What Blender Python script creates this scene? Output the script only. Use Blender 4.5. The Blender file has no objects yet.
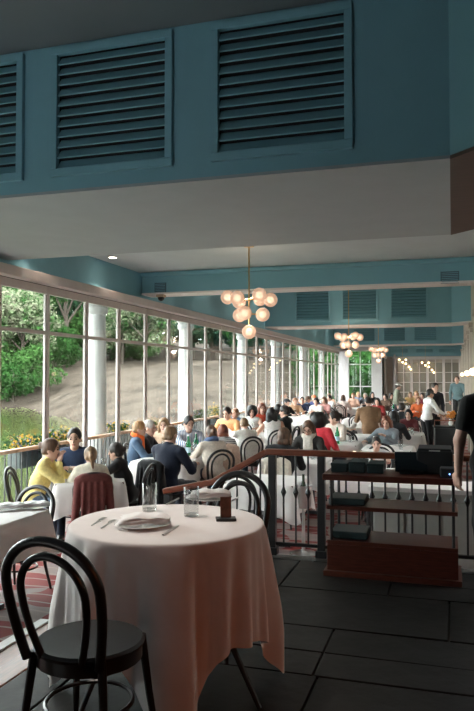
import bpy, bmesh, math, random
import numpy as np
from mathutils import Vector, Matrix

random.seed(7)
rng = np.random.default_rng(11)
PI = math.pi
scene = bpy.context.scene
COL = scene.collection

# ------------------------------------------------------------------ camera, sky, exposure
EYE = 1.47                      # eye height above the terrace floor
LF = -0.45                      # dining-room floor, three steps below the terrace
FPX, VPX, HOR = 693.0, 452.0, 377.0
YAW = math.atan((VPX - 237) / FPX)
PITCH = math.atan((HOR - 355.5) / FPX)
cam_d = bpy.data.cameras.new('camera')
cam_d.sensor_fit = 'VERTICAL'; cam_d.sensor_height = 36.0; cam_d.sensor_width = 24.0
cam_d.lens = FPX / 711 * 36
cam_d.clip_end = 600
cam = bpy.data.objects.new('camera', cam_d); COL.objects.link(cam)
cam.location = (0, 0, EYE)
cam.rotation_euler = (PI / 2 + PITCH, 0, YAW)
scene.camera = cam

SKY_STRENGTH = 13.0
SUN_ENERGY = 0.8
DOWNLIGHT_W = 26.0
GLOBE_EMIT = 0.42
WARM_FILL_W = 85.0
TABLE_FILL_W = 270.0
wd = bpy.data.worlds.new('sky'); scene.world = wd; wd.use_nodes = True
bg = wd.node_tree.nodes['Background']
bg.inputs['Color'].default_value = (0.94, 0.97, 1.0, 1); bg.inputs['Strength'].default_value = SKY_STRENGTH
sd = bpy.data.lights.new('sun', 'SUN'); sd.energy = SUN_ENERGY; sd.angle = math.radians(12); sd.color = (1.0, 0.93, 0.82)
sun = bpy.data.objects.new('sun', sd); COL.objects.link(sun)
sun.rotation_euler = (math.radians(38), math.radians(-8), math.radians(20))
vs = scene.view_settings
vs.view_transform = 'Standard'; vs.look = 'None'; vs.gamma = 1.0; vs.use_curve_mapping = False
vs.exposure = 0.3
scene.cycles.use_denoising = True
scene.cycles.max_bounces = 10
scene.cycles.diffuse_bounces = 6
scene.cycles.transparent_max_bounces = 16
scene.cycles.sample_clamp_indirect = 6.0

# ------------------------------------------------------------------ view helpers (only to read distances off the photo)
SN, CS = math.sin(YAW), math.cos(YAW)
def from_view(u, d):
    lat = (u - 237) / FPX * d
    return lat * CS - d * SN, d * CS + lat * SN
def at_height(u, v, z):
    d = FPX * (EYE - z) / (v - HOR)
    return (*from_view(u, d), d)
def at_lane(u, X):
    Y = at_wall(u, X); return -X * SN + Y * CS if Y > 0 else 1e3
def at_wall(u, X):
    t = (u - 237) / FPX
    return (-t * X * SN - X * CS) / (SN - t * CS)

# ------------------------------------------------------------------ materials
MATS = {}
def nodes_of(m):
    m.use_nodes = True
    return m.node_tree.nodes, m.node_tree.links, m.node_tree.nodes['Principled BSDF']
def mat(name, col, rough=0.6, metal=0.0, var=0.0, scale=20.0, bump=0.0, spec=0.5, sheen=0.0, stretch=None, col2=None, detail=4.0):
    if name in MATS: return MATS[name]
    m = bpy.data.materials.new(name); n, l, p = nodes_of(m)
    p.inputs['Roughness'].default_value = rough; p.inputs['Metallic'].default_value = metal
    p.inputs['Specular IOR Level'].default_value = spec
    if sheen: p.inputs['Sheen Weight'].default_value = sheen
    c = (*col, 1)
    p.inputs['Base Color'].default_value = c
    if var or bump or col2:
        tc = n.new('ShaderNodeTexCoord'); mp = n.new('ShaderNodeMapping')
        l.new(tc.outputs['Object'], mp.inputs['Vector'])
        if stretch: mp.inputs['Scale'].default_value = stretch
        nz = n.new('ShaderNodeTexNoise'); nz.inputs['Scale'].default_value = scale; nz.inputs['Detail'].default_value = detail
        l.new(mp.outputs[0], nz.inputs['Vector'])
        if var or col2:
            r = n.new('ShaderNodeValToRGB'); l.new(nz.outputs['Fac'], r.inputs['Fac'])
            lo = col2 if col2 else tuple(x * (1 - var) for x in col)
            hi = col if col2 else tuple(min(1, x * (1 + var)) for x in col)
            r.color_ramp.elements[0].position = 0.32; r.color_ramp.elements[1].position = 0.68
            r.color_ramp.elements[0].color = (*lo, 1); r.color_ramp.elements[1].color = (*hi, 1)
            l.new(r.outputs['Color'], p.inputs['Base Color'])
        if bump:
            b = n.new('ShaderNodeBump'); b.inputs['Strength'].default_value = bump; b.inputs['Distance'].default_value = 0.02
            l.new(nz.outputs['Fac'], b.inputs['Height']); l.new(b.outputs['Normal'], p.inputs['Normal'])
    MATS[name] = m
    return m
def cloth(col, name=None, var=0.12):
    name = name or 'fabric_%02x%02x%02x' % tuple(int(255 * x) for x in col)
    return mat(name, col, 0.85, var=var, scale=35, bump=0.15, spec=0.2, sheen=0.15)
def stripes(name, c1, c2, scale=30, axis='Z', rough=0.85, width=0.5):
    if name in MATS: return MATS[name]
    m = bpy.data.materials.new(name); n, l, p = nodes_of(m); p.inputs['Roughness'].default_value = rough
    tc = n.new('ShaderNodeTexCoord'); w = n.new('ShaderNodeTexWave'); w.bands_direction = axis
    w.inputs['Scale'].default_value = scale; w.inputs['Distortion'].default_value = 0.6
    l.new(tc.outputs['Object'], w.inputs['Vector'])
    r = n.new('ShaderNodeValToRGB'); r.color_ramp.interpolation = 'CONSTANT'
    r.color_ramp.elements[0].color = (*c1, 1); r.color_ramp.elements[1].color = (*c2, 1); r.color_ramp.elements[1].position = width
    l.new(w.outputs['Fac'], r.inputs['Fac']); l.new(r.outputs['Color'], p.inputs['Base Color'])
    MATS[name] = m; return m
def emit(name, col, strength, base=(1, 1, 1)):
    if name in MATS: return MATS[name]
    m = bpy.data.materials.new(name); n, l, p = nodes_of(m)
    p.inputs['Base Color'].default_value = (*base, 1); p.inputs['Roughness'].default_value = 0.25
    p.inputs['Emission Color'].default_value = (*col, 1); p.inputs['Emission Strength'].default_value = strength
    MATS[name] = m; return m
def window_glass():
    m = bpy.data.materials.new('window_glass'); m.use_nodes = True
    n, l = m.node_tree.nodes, m.node_tree.links; n.clear()
    o = n.new('ShaderNodeOutputMaterial'); mx = n.new('ShaderNodeMixShader'); t = n.new('ShaderNodeBsdfTransparent')
    g = n.new('ShaderNodeBsdfGlossy'); lw = n.new('ShaderNodeLayerWeight'); lw.inputs['Blend'].default_value = .5
    pw = n.new('ShaderNodeMath'); pw.operation = 'POWER'; pw.inputs[1].default_value = 5.0; l.new(lw.outputs['Facing'], pw.inputs[0])
    fr = n.new('ShaderNodeMath'); fr.operation = 'MULTIPLY_ADD'; fr.inputs[1].default_value = .6; fr.inputs[2].default_value = .03; l.new(pw.outputs[0], fr.inputs[0])   # reflection of both faces of a pane
    g.inputs['Roughness'].default_value = 0.02; t.inputs['Color'].default_value = (0.93, 0.96, 0.94, 1)
    l.new(fr.outputs[0], mx.inputs['Fac']); l.new(t.outputs[0], mx.inputs[1]); l.new(g.outputs[0], mx.inputs[2]); l.new(mx.outputs[0], o.inputs['Surface'])
    return m
def clear_glass(name, col):
    m = bpy.data.materials.new(name); n, l, p = nodes_of(m)
    p.inputs['Base Color'].default_value = (*col, 1); p.inputs['Roughness'].default_value = 0.02
    p.inputs['Transmission Weight'].default_value = 1.0; p.inputs['IOR'].default_value = 1.45
    return m
def thin_glass():
    m = bpy.data.materials.new('thin_clear_glass'); m.use_nodes = True
    n, l = m.node_tree.nodes, m.node_tree.links; n.clear()
    o = n.new('ShaderNodeOutputMaterial'); mx = n.new('ShaderNodeMixShader'); t = n.new('ShaderNodeBsdfTransparent'); g = n.new('ShaderNodeBsdfGlossy')
    g.inputs['Roughness'].default_value = 0.03; t.inputs['Color'].default_value = (0.94, 0.95, 0.95, 1)
    lw = n.new('ShaderNodeLayerWeight'); lw.inputs['Blend'].default_value = .5
    pw = n.new('ShaderNodeMath'); pw.operation = 'POWER'; pw.inputs[1].default_value = 2.2; l.new(lw.outputs['Facing'], pw.inputs[0])
    fr = n.new('ShaderNodeMath'); fr.operation = 'MULTIPLY_ADD'; fr.inputs[1].default_value = .8; fr.inputs[2].default_value = .09; l.new(pw.outputs[0], fr.inputs[0])
    l.new(fr.outputs[0], mx.inputs['Fac']); l.new(t.outputs[0], mx.inputs[1]); l.new(g.outputs[0], mx.inputs[2]); l.new(mx.outputs[0], o.inputs['Surface'])
    return m
def leaf_mat(name, col, col2):
    m = bpy.data.materials.new(name); m.use_nodes = True
    n, l = m.node_tree.nodes, m.node_tree.links; n.clear()
    o = n.new('ShaderNodeOutputMaterial'); mx = n.new('ShaderNodeMixShader'); d = n.new('ShaderNodeBsdfDiffuse'); t = n.new('ShaderNodeBsdfTranslucent')
    tc = n.new('ShaderNodeTexCoord'); nz = n.new('ShaderNodeTexNoise'); nz.inputs['Scale'].default_value = 0.9; nz.inputs['Detail'].default_value = 5
    r = n.new('ShaderNodeValToRGB'); r.color_ramp.elements[0].position = .35; r.color_ramp.elements[1].position = .65
    r.color_ramp.elements[0].color = (*col2, 1); r.color_ramp.elements[1].color = (*col, 1)
    l.new(tc.outputs['Object'], nz.inputs['Vector']); l.new(nz.outputs['Fac'], r.inputs['Fac'])
    l.new(r.outputs[0], d.inputs['Color']); l.new(r.outputs[0], t.inputs['Color']); mx.inputs['Fac'].default_value = 0.35
    l.new(d.outputs[0], mx.inputs[1]); l.new(t.outputs[0], mx.inputs[2]); l.new(mx.outputs[0], o.inputs['Surface'])
    return m

BLUE = mat('blue_paint', (0.165, 0.36, 0.43), 0.55, var=0.03, scale=3)
WHITE = mat('ceiling_white', (0.45, 0.515, 0.53), 0.7, var=0.03, scale=3)
TRIM = mat('white_trim', (0.70, 0.66, 0.63), 0.5, var=0.03, scale=6)
FRAME = mat('window_frame_paint', (0.48, 0.43, 0.405), 0.45, var=0.04, scale=8)
COLUMN = mat('column_white', (0.44, 0.44, 0.43), 0.5, var=0.03, scale=5)
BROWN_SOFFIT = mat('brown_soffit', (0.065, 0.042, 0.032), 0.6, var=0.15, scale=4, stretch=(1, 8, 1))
MAHOG = mat('mahogany', (0.085, 0.021, 0.012), 0.35, var=0.3, scale=9, stretch=(1, 9, 9))
RAILWOOD = mat('rail_wood', (0.20, 0.05, 0.022), 0.3, var=0.25, scale=9, stretch=(1, 9, 9))
OAKRAIL = mat('oak_rail', (0.42, 0.22, 0.11), 0.5, var=0.2, scale=9, stretch=(9, 1, 9))
BLACKMETAL = mat('black_metal', (0.014, 0.014, 0.015), 0.4, spec=0.5)
BLACKWOOD = mat('black_lacquered_wood', (0.012, 0.011, 0.011), 0.32, var=0.2, scale=14)
BLACKPLASTIC = mat('black_plastic', (0.012, 0.014, 0.016), 0.5)
TEALBOX = mat('dark_green_leatherette', (0.012, 0.028, 0.03), 0.5, var=0.15, scale=40, bump=0.1)
SLATE = mat('slate', (0.011, 0.0105, 0.0095), 0.5, var=0.4, scale=5, bump=0.35, spec=0.22, detail=8)
GROUT = mat('grout', (0.05, 0.043, 0.036), 0.85, var=0.2, scale=20)
STEPWOOD = mat('step_wood', (0.20, 0.07, 0.035), 0.3, var=0.3, scale=7, stretch=(9, 1, 9))
WHITESTRIP = mat('white_nosing', (0.75, 0.73, 0.70), 0.5)
LINEN = mat('white_linen', (0.74, 0.695, 0.672), 0.9, var=0.025, scale=14, bump=0.06, spec=0.15, sheen=0.2)
NAPKIN = mat('napkin_linen', (0.86, 0.85, 0.84), 0.9, var=0.02, scale=30, bump=0.1, spec=0.15)
PORCELAIN = mat('porcelain', (0.86, 0.86, 0.85), 0.12)
SILVER = mat('steel', (0.62, 0.62, 0.62), 0.33, metal=1.0)
BRASS = mat('brass', (0.62, 0.40, 0.17), 0.28, metal=1.0)
SKINS = [mat('skin_fair', (0.62, 0.38, 0.29), 0.5, var=0.05, scale=20), mat('skin_tan', (0.45, 0.24, 0.16), 0.5, var=0.05, scale=20),
         mat('skin_brown', (0.22, 0.11, 0.07), 0.5, var=0.05, scale=20)]
EYEM = mat('eye_dark', (0.03, 0.02, 0.015), 0.2)
LIPM = mat('lips', (0.42, 0.14, 0.12), 0.45)
SHOE = mat('black_leather', (0.02, 0.018, 0.016), 0.4)
GLASS = thin_glass()
GREENGLASS = clear_glass('green_bottle_glass', (0.05, 0.55, 0.22))
WGLASS = window_glass()
LABELM = mat('bottle_label', (0.55, 0.75, 0.85), 0.6)
CARPET = None

# ------------------------------------------------------------------ mesh builder
class MB:
    def __init__(s): s.v = []; s.f = []
    def add(s, v, f):
        o = len(s.v); s.v.extend([tuple(p) for p in v]); s.f.extend([tuple(i + o for i in q) for q in f]); return s
    def box(s, c, d, rz=0.0, rx=0.0, ry=0.0):
        M = Matrix.Rotation(rz, 3, 'Z') @ Matrix.Rotation(ry, 3, 'Y') @ Matrix.Rotation(rx, 3, 'X')
        p = [Vector(c) + M @ Vector((x * d[0] / 2, y * d[1] / 2, z * d[2] / 2)) for z in (-1, 1) for y in (-1, 1) for x in (-1, 1)]
        return s.add(p, [(0, 2, 3, 1), (4, 5, 7, 6), (0, 1, 5, 4), (2, 6, 7, 3), (0, 4, 6, 2), (1, 3, 7, 5)])
    def bar(s, a, b, w, h):
        a = Vector(a); b = Vector(b); d = (b - a); L = d.length; d.normalize()
        up = Vector((0, 0, 1)) if abs(d.z) < 0.95 else Vector((0, 1, 0))
        r = d.cross(up).normalized(); up = r.cross(d)
        p = [q + r * (sx * w / 2) + up * (sz * h / 2) for q in (a, b) for sz in (-1, 1) for sx in (-1, 1)]
        return s.add(p, [(0, 1, 3, 2), (4, 6, 7, 5), (0, 4, 5, 1), (2, 3, 7, 6), (0, 2, 6, 4), (1, 5, 7, 3)])
    def tube(s, path, r, n=8, closed=False, cap=True):
        P = [Vector(p) for p in path]; m = len(P)
        R = r if isinstance(r, (list, tuple)) else [r] * m
        T = []
        for i in range(m):
            a = P[(i - 1) % m] if (closed or i > 0) else P[i]; b = P[(i + 1) % m] if (closed or i < m - 1) else P[i]
            T.append((b - a).normalized())
        ref = Vector((0, 0, 1)) if abs(T[0].z) < 0.9 else Vector((1, 0, 0))
        N = (ref - T[0] * ref.dot(T[0])).normalized()
        vs_, fs = [], []
        for i in range(m):
            N = (N - T[i] * N.dot(T[i])).normalized(); B = T[i].cross(N)
            for k in range(n):
                a = 2 * PI * k / n; vs_.append(P[i] + (N * math.cos(a) + B * math.sin(a)) * R[i])
        for i in range(m if closed else m - 1):
            j = (i + 1) % m
            for k in range(n):
                k2 = (k + 1) % n; fs.append((i * n + k, i * n + k2, j * n + k2, j * n + k))
        if cap and not closed:
            fs.append(tuple(range(n - 1, -1, -1))); fs.append(tuple((m - 1) * n + k for k in range(n)))
        return s.add(vs_, fs)
    def lathe(s, prof, n=20, c=(0, 0, 0), cap=True):
        vs_, fs = [], []; m = len(prof)
        for (r, z) in prof:
            for k in range(n):
                a = 2 * PI * k / n; vs_.append((c[0] + r * math.cos(a), c[1] + r * math.sin(a), c[2] + z))
        for i in range(m - 1):
            for k in range(n):
                k2 = (k + 1) % n; fs.append((i * n + k, i * n + k2, (i + 1) * n + k2, (i + 1) * n + k))
        if cap:
            fs.append(tuple(range(n - 1, -1, -1))); fs.append(tuple((m - 1) * n + k for k in range(n)))
        return s.add(vs_, fs)
    def sphere(s, c, r, n=14, m=8, sc=(1, 1, 1)):
        prof = [(max(1e-4, r * math.sin(PI * i / m)), -r * math.cos(PI * i / m)) for i in range(m + 1)]
        o = len(s.v); s.lathe(prof, n, (0, 0, 0), cap=False)
        for i in range(o, len(s.v)):
            p = s.v[i]; s.v[i] = (c[0] + p[0] * sc[0], c[1] + p[1] * sc[1], c[2] + p[2] * sc[2])
        return s
    def prism(s, poly, z0, z1):
        n = len(poly); v = [(x, y, z0) for x, y in poly] + [(x, y, z1) for x, y in poly]
        f = [tuple(range(n - 1, -1, -1)), tuple(range(n, 2 * n))] + [(i, (i + 1) % n, n + (i + 1) % n, n + i) for i in range(n)]
        return s.add(v, f)
    def mesh(s, name, m, smooth=False, bevel=0.0, fix=True):
        me = bpy.data.meshes.new(name); me.from_pydata(s.v, [], s.f)
        bm = bmesh.new(); bm.from_mesh(me)
        if fix: bmesh.ops.recalc_face_normals(bm, faces=bm.faces)
        if bevel:
            bmesh.ops.bevel(bm, geom=bm.edges[:], offset=bevel, segments=2, profile=0.6, affect='EDGES', clamp_overlap=True)
        bm.to_mesh(me); bm.free()
        if m: me.materials.append(m)
        if smooth:
            me.polygons.foreach_set('use_smooth', [True] * len(me.polygons))
            try: me.set_sharp_from_angle(angle=math.radians(42))
            except Exception: pass
        return me

def obj(name, me, parent=None, loc=(0, 0, 0), rz=0.0, M=None):
    o = bpy.data.objects.new(name, me); COL.objects.link(o)
    if M is not None: o.matrix_local = M
    else: o.location = loc; o.rotation_euler = (0, 0, rz)
    if parent is not None: o.parent = parent
    return o
def tag(o, label=None, cat=None, group=None, kind=None):
    if label: o['label'] = label
    if cat: o['category'] = cat
    if group: o['group'] = group
    if kind: o['kind'] = kind
    return o
def thing(name, label, cat, loc=(0, 0, 0), rz=0.0, group=None, kind=None):
    return tag(obj(name, None, None, loc, rz), label, cat, group, kind)
def struct(name, me, label=None, loc=(0, 0, 0), rz=0.0):
    return tag(obj(name, me, None, loc, rz), label, None, None, 'structure')
def boxm(name, c, d, m, bevel=0.0): return MB().box(c, d).mesh(name, m, bevel=bevel)

# ================================================================== THE SETTING
WX = -5.33      # window wall
# --- terrace floor with flagstones
tf = struct('floor_terrace', MB().prism([(-2.2, -3), (4.6, -3), (4.6, 5.72), (-1.62, 5.72), (-1.62, 4.25), (-2.2, 4.25)], LF, -0.02).mesh('floor_terrace', GROUT), 'dark slate flagstone floor of the raised terrace')
stone_i = 0
y = 0.6
rows = [0.62, 0.75, 0.6, 0.85, 0.66, 0.72, 0.7, 0.32]
for ri, h in enumerate(rows):
    x = -2.0 - random.random() * 0.5
    while x < 2.6:
        w = random.choice([0.55, 0.75, 0.95, 1.15])
        pieces = [(x, y, w, h)] if random.random() < 0.65 or h < 0.5 else [(x, y, w, h * 0.45), (x, y + h * 0.45, w, h * 0.55)]
        for (px, py, pw, ph) in pieces:
            x0, x1 = max(px, -2.06), px + pw
            y0, y1 = py, min(py + ph, 5.58)
            if x0 < -1.5 and y0 > 4.1: x0 = max(x0, -1.5)
            elif x0 < -1.5 and y1 > 4.1: y1 = 4.1 if y1 - 4.1 < 0.3 else y1; x0 = x0 if y1 <= 4.1 else -1.5
            if x1 - x0 < 0.12 or y1 - y0 < 0.08: continue
            g = 0.006; jz = random.uniform(-0.003, 0.002)
            me = MB().box((0, 0, -0.012), (x1 - x0 - 2 * g, y1 - y0 - 2 * g, 0.024)).mesh('flagstone', SLATE, bevel=0.004)
            obj('flagstone', me, tf, ((x0 + x1) / 2, (y0 + y1) / 2, jz), M=Matrix.Translation(((x0 + x1) / 2, (y0 + y1) / 2, jz)) @ Matrix.Rotation(random.uniform(-.004, .004), 4, 'X') @ Matrix.Rotation(random.uniform(-.004, .004), 4, 'Y'))
        x += w
    y += h
# wooden edge, step and white nosing along the left side of the terrace
s1 = struct('floor_step_left', MB().box((-2.475, 1.6, -0.335), (0.55, 5.3, 0.23)).mesh('floor_step', STEPWOOD, bevel=0.006), 'polished wooden step below the terrace edge')
obj('edge_board', MB().box((-2.13, 1.6, -0.012), (0.14, 5.3, 0.03)).mesh('edge_board', STEPWOOD, bevel=0.006), s1)
obj('nosing_strip', MB().box((-2.71, 1.6, -0.215), (0.075, 5.3, 0.012)).mesh('nosing_strip', WHITESTRIP), s1)
s2 = struct('floor_step_stairs', MB().box((-1.79, 4.98, -0.225), (0.34, 1.44, 0.15)).box((-1.96, 4.98, -0.375), (0.68, 1.44, 0.15)).mesh('stairs', STEPWOOD, bevel=0.006), 'short wooden stair going down from the terrace')
# --- dining-room carpet
def carpet():
    m = bpy.data.materials.new('red_patterned_carpet'); n, l, p = nodes_of(m); p.inputs['Roughness'].default_value = 0.7
    p.inputs['Specular IOR Level'].default_value = 0.35
    tc = n.new('ShaderNodeTexCoord'); nz = n.new('ShaderNodeTexNoise'); nz.inputs['Scale'].default_value = 1.6; nz.inputs['Detail'].default_value = 2
    mxv = n.new('ShaderNodeMix'); mxv.data_type = 'RGBA'; mxv.blend_type = 'ADD'; mxv.inputs[0].default_value = 0.55
    l.new(tc.outputs['Object'], nz.inputs['Vector']); l.new(tc.outputs['Object'], mxv.inputs[6]); l.new(nz.outputs['Color'], mxv.inputs[7])
    ck = n.new('ShaderNodeTexChecker'); ck.inputs['Scale'].default_value = 2.4; l.new(mxv.outputs[2], ck.inputs['Vector'])
    wv = n.new('ShaderNodeTexWave'); wv.wave_type = 'RINGS'; wv.inputs['Scale'].default_value = 1.6; wv.inputs['Distortion'].default_value = 2.5
    l.new(tc.outputs['Object'], wv.inputs['Vector'])
    r1 = n.new('ShaderNodeValToRGB'); r1.color_ramp.elements[0].position = .46; r1.color_ramp.elements[1].position = .5
    r1.color_ramp.elements[0].color = (0.20, 0.022, 0.02, 1); r1.color_ramp.elements[1].color = (0.26, 0.20, 0.19, 1)
    l.new(ck.outputs['Fac'], r1.inputs['Fac'])
    r2 = n.new('ShaderNodeValToRGB'); r2.color_ramp.elements[0].position = .955; r2.color_ramp.elements[1].position = .975
    r2.color_ramp.elements[0].color = (0, 0, 0, 1); r2.color_ramp.elements[1].color = (1, 1, 1, 1); l.new(wv.outputs['Fac'], r2.inputs['Fac'])
    mx = n.new('ShaderNodeMix'); mx.data_type = 'RGBA'; l.new(r2.outputs[0], mx.inputs[0]); l.new(r1.outputs[0], mx.inputs[6])
    mx.inputs[7].default_value = (0.34, 0.26, 0.23, 1); l.new(mx.outputs[2], p.inputs['Base Color'])
    return m
CARPET = carpet()
struct('floor_dining', MB().prism([(WX - .1, -1), (-2.0, -1), (-2.0, 4.2), (-1.5, 4.2), (-1.5, 5.7), (2.6, 5.7), (2.6, 36.2), (WX - .1, 36.2)], LF - 0.2, LF).mesh('floor_dining', CARPET), 'red patterned carpet of the lower dining room')

# --- ceilings
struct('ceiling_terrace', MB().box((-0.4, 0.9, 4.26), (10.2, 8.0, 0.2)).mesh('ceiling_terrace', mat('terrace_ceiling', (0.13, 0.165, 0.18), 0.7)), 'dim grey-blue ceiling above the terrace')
struct('ceiling_dining_near', MB().box((-1.4, 9.45, 3.45), (8.0, 3.96, 0.2)).mesh('ceiling_near', WHITE), 'flat white ceiling behind the near soffit')
struct('ceiling_dining_mid', MB().box((-1.4, 15.9, 4.26), (8.0, 8.4, 0.2)).mesh('ceiling_mid', WHITE), 'raised white ceiling between blue beams')
struct('ceiling_dining_far', MB().box((-1.4, 28.3, 4.26), (8.0, 16.0, 0.2)).mesh('ceiling_far', WHITE), 'raised white ceiling at the far end')

SLAT_W = 0.93
slat_me = MB().box((0, 0, 0), (SLAT_W, 0.012, 0.095), rx=math.radians(-38)).mesh('slat', BLUE, bevel=0.003)
DARKVOID = mat('vent_dark', (0.012, 0.016, 0.018), 0.9)
def louver(beam, X0, X1, z0, z1, Y, n=11):
    w = X1 - X0; fw = 0.06; cx = (X0 + X1) / 2
    fr = MB()
    for (c, d) in (((cx, Y - .012, z1 - fw / 2), (w, .05, fw)), ((cx, Y - .012, z0 + fw / 2), (w, .05, fw)), ((X0 + fw / 2, Y - .012, (z0 + z1) / 2), (fw, .05, z1 - z0 - 2 * fw)), ((X1 - fw / 2, Y - .012, (z0 + z1) / 2), (fw, .05, z1 - z0 - 2 * fw))):
        fr.box(c, d)
    f = obj('vent_frame', fr.mesh('vent_frame', BLUE, bevel=0.006), beam)
    obj('vent_backing', boxm('vent_backing', (cx, Y + .055, (z0 + z1) / 2), (w - fw, .01, z1 - z0 - fw), DARKVOID), f)
    h = z1 - z0 - 2 * fw
    for i in range(n):
        o = obj('slat', slat_me, f, (cx, Y + 0.012, z0 + fw + h * (i + .5) / n))
        o.scale = ((w - 2 * fw) / SLAT_W, 1, 1)
def beam_face(name, Y, z0, z1, lou, thick, label, x1=0.0, diag=1.6, zl=(3.08, 4.13), n=11, xa=WX):
    # a blue fascia with holes left open behind each louvre, mitred towards the camera at its right end
    b = struct(name, None, label)
    m = MB(); dd = 0.07
    xs = [xa]
    for (a, c) in lou: xs += [a + .03, c - .03]
    xs.append(x1)
    for i in range(0, len(xs), 2):
        m.box(((xs[i] + xs[i + 1]) / 2, Y + dd / 2, (z0 + z1) / 2), (xs[i + 1] - xs[i], dd, z1 - z0))
    for (a, c) in lou:
        for (q0, q1) in ((z0, zl[0] + .03), (zl[1] - .03, z1)):
            if q1 - q0 > 0.01: m.box(((a + c) / 2, Y + dd / 2, (q0 + q1) / 2), (c - a - .06, dd, q1 - q0))
    obj('fascia', m.mesh('fascia', BLUE), b)
    if diag:
        obj('mitred_fascia', MB().prism([(x1, Y), (x1 + diag, Y - diag), (x1 + diag, Y - diag + .1), (x1, Y + .1)], z0, z1).mesh('mitred_fascia', BLUE), b)
    for (a, c) in lou: louver(b, a, c, zl[0], zl[1], Y, n)
    return b
# near soffit over the terrace edge
near = beam_face('beam_near', 4.87, 2.97, 4.17, [(-5.24, -4.18), (-4.45 + .05, -3.34)][1:] + [(-3.08, -2.02), (-1.71, -0.65)], 0, 'near blue beam with three slatted vents above the terrace', diag=0)
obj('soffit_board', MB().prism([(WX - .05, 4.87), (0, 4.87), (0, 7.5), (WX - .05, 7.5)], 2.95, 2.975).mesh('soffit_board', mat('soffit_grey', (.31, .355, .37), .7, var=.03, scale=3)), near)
obj('rear_face', MB().box((WX / 2 - .03, 7.47, 3.2), (-WX + .08, .06, .46)).mesh('rear_face', BLUE), near)
obj('mitred_fascia', MB().prism([(0, 4.87), (2.2, 2.67), (4.6, 2.67), (4.6, 2.77), (2.24, 2.77), (0, 5.01)], 2.97, 4.17).mesh('mitred_fascia', BLUE), near)
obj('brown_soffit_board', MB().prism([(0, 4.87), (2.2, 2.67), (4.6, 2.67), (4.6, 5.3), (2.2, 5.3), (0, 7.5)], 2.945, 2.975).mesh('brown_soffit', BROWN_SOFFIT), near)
obj('rear_mitred_face', MB().prism([(0, 7.5), (2.2, 5.3), (4.6, 5.3), (4.6, 5.22), (2.16, 5.22), (0, 7.4)], 2.97, 3.45).mesh('rear_mitred', BLUE), near)
# plain beam with a small square vent
b1 = struct('beam_plain', MB().box(((WX + 2.6) / 2, 11.58, 3.16), (2.6 - WX, .36, .38)).mesh('beam_plain', BLUE), 'plain blue beam with a small square air vent')
obj('underside_board', MB().box(((WX + 2.6) / 2, 11.6, 2.965), (2.6 - WX, .44, .03)).mesh('underside', TRIM), b1)
obj('crown_strip', MB().box(((WX + 2.6) / 2, 11.36, 3.31), (2.6 - WX, .08, .07)).mesh('crown', BLUE, bevel=.02), b1)
obj('upper_wall', MB().box(((WX + 2.6) / 2, 11.72, 3.8), (2.6 - WX, .1, .9)).mesh('upper', BLUE), b1)
GREYVENT = mat('grey_vent', (0.06, 0.12, 0.15), 0.6)
for (vx0, vx1) in ((-0.16, 0.12), (-5.08, -4.86)):
    v = obj('air_vent', boxm('air_vent', ((vx0 + vx1) / 2, 11.395, 3.04 if vx0 > -1 else 3.06), (vx1 - vx0, .02, .19), GREYVENT), b1)
    for k in range(6): obj('vent_bar', boxm('vent_bar', ((vx0 + vx1) / 2, 11.383, 2.97 + k * .028 + (0 if vx0 > -1 else .02)), (vx1 - vx0 - .03, .012, .008), BLUE), v)
# two louvred beams further on, and the vented fascia above the far doors
L2 = [(-0.62 - 1.06 - 1.37 * k, -0.62 - 1.37 * k) for k in range(3)][::-1]
b2 = beam_face('beam_mid', 20.0, 2.97, 4.17, [(a, c) for a, c in L2], 0, 'blue beam with three slatted vents in the middle of the room', diag=0.5)
obj('underside_board', MB().prism([(WX, 19.96), (0, 19.96), (0.5, 19.46), (.5, 20.4), (0, 20.9), (WX, 20.9)], 2.93, 2.972).mesh('underside', TRIM), b2)
L3 = [(-0.62 - 1.06 - 1.37 * k, -0.62 - 1.37 * k) for k in range(3)][::-1]
b3 = beam_face('beam_far', 32.6, 2.97, 4.17, L3, 0, 'far blue beam with slatted vents', diag=0.5)
obj('underside_board', MB().prism([(WX, 32.56), (0, 32.56), (0.5, 32.06), (.5, 33), (0, 33.5), (WX, 33.5)], 2.93, 2.972).mesh('underside', TRIM), b3)
L4 = [(-2.95, -2.05), (-1.75, -0.85), (-0.65, .2)]
b4 = beam_face('beam_end', 35.6, 2.5, 4.17, L4, 0, 'blue fascia with low vents above the far doors', diag=0, zl=(2.64, 2.92), n=4, x1=0.5, xa=-3.3)

# --- window wall: bays of a tall pane and a transom pane
PITCHW = 1.075; Y0W = 7.25 - 4 * PITCHW
mull_me = MB().box((0, 0, (LF + 2.72) / 2), (.055, .05, 2.72 - LF)).mesh('mullion', FRAME)
def hbar(z, h, dx=0.045): return MB().box((0, PITCHW / 2, z), (dx, PITCHW - .05, h)).mesh('rail', FRAME)
head_me, tran_me, bot_me = hbar(2.665, .11), hbar(2.075, .05), hbar(LF + .07, .14)
stile_me = MB().box((0, .04, (LF + 2.6) / 2), (.032, .03, 2.6 - LF)).box((0, PITCHW - .04, (LF + 2.6) / 2), (.032, .03, 2.6 - LF)).mesh('stile', FRAME)
pane_lo = MB().box((0, PITCHW / 2, (LF + .1 + 2.05) / 2), (.008, PITCHW - .1, 2.05 - LF - .1)).mesh('pane', WGLASS)
pane_hi = MB().box((0, PITCHW / 2, 2.36), (.008, PITCHW - .1, .53)).mesh('pane', WGLASS)
NB = 29
for k in range(NB):
    w = struct('window_%d' % (k + 1), None, None, (WX, Y0W + k * PITCHW, 0))
    obj('mullion', mull_me, w); obj('head_rail', head_me, w); obj('transom', tran_me, w); obj('bottom_rail', bot_me, w)
    obj('stile', stile_me, w); obj('pane', pane_lo, w); obj('pane', pane_hi, w)
YWE = Y0W + NB * PITCHW
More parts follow.
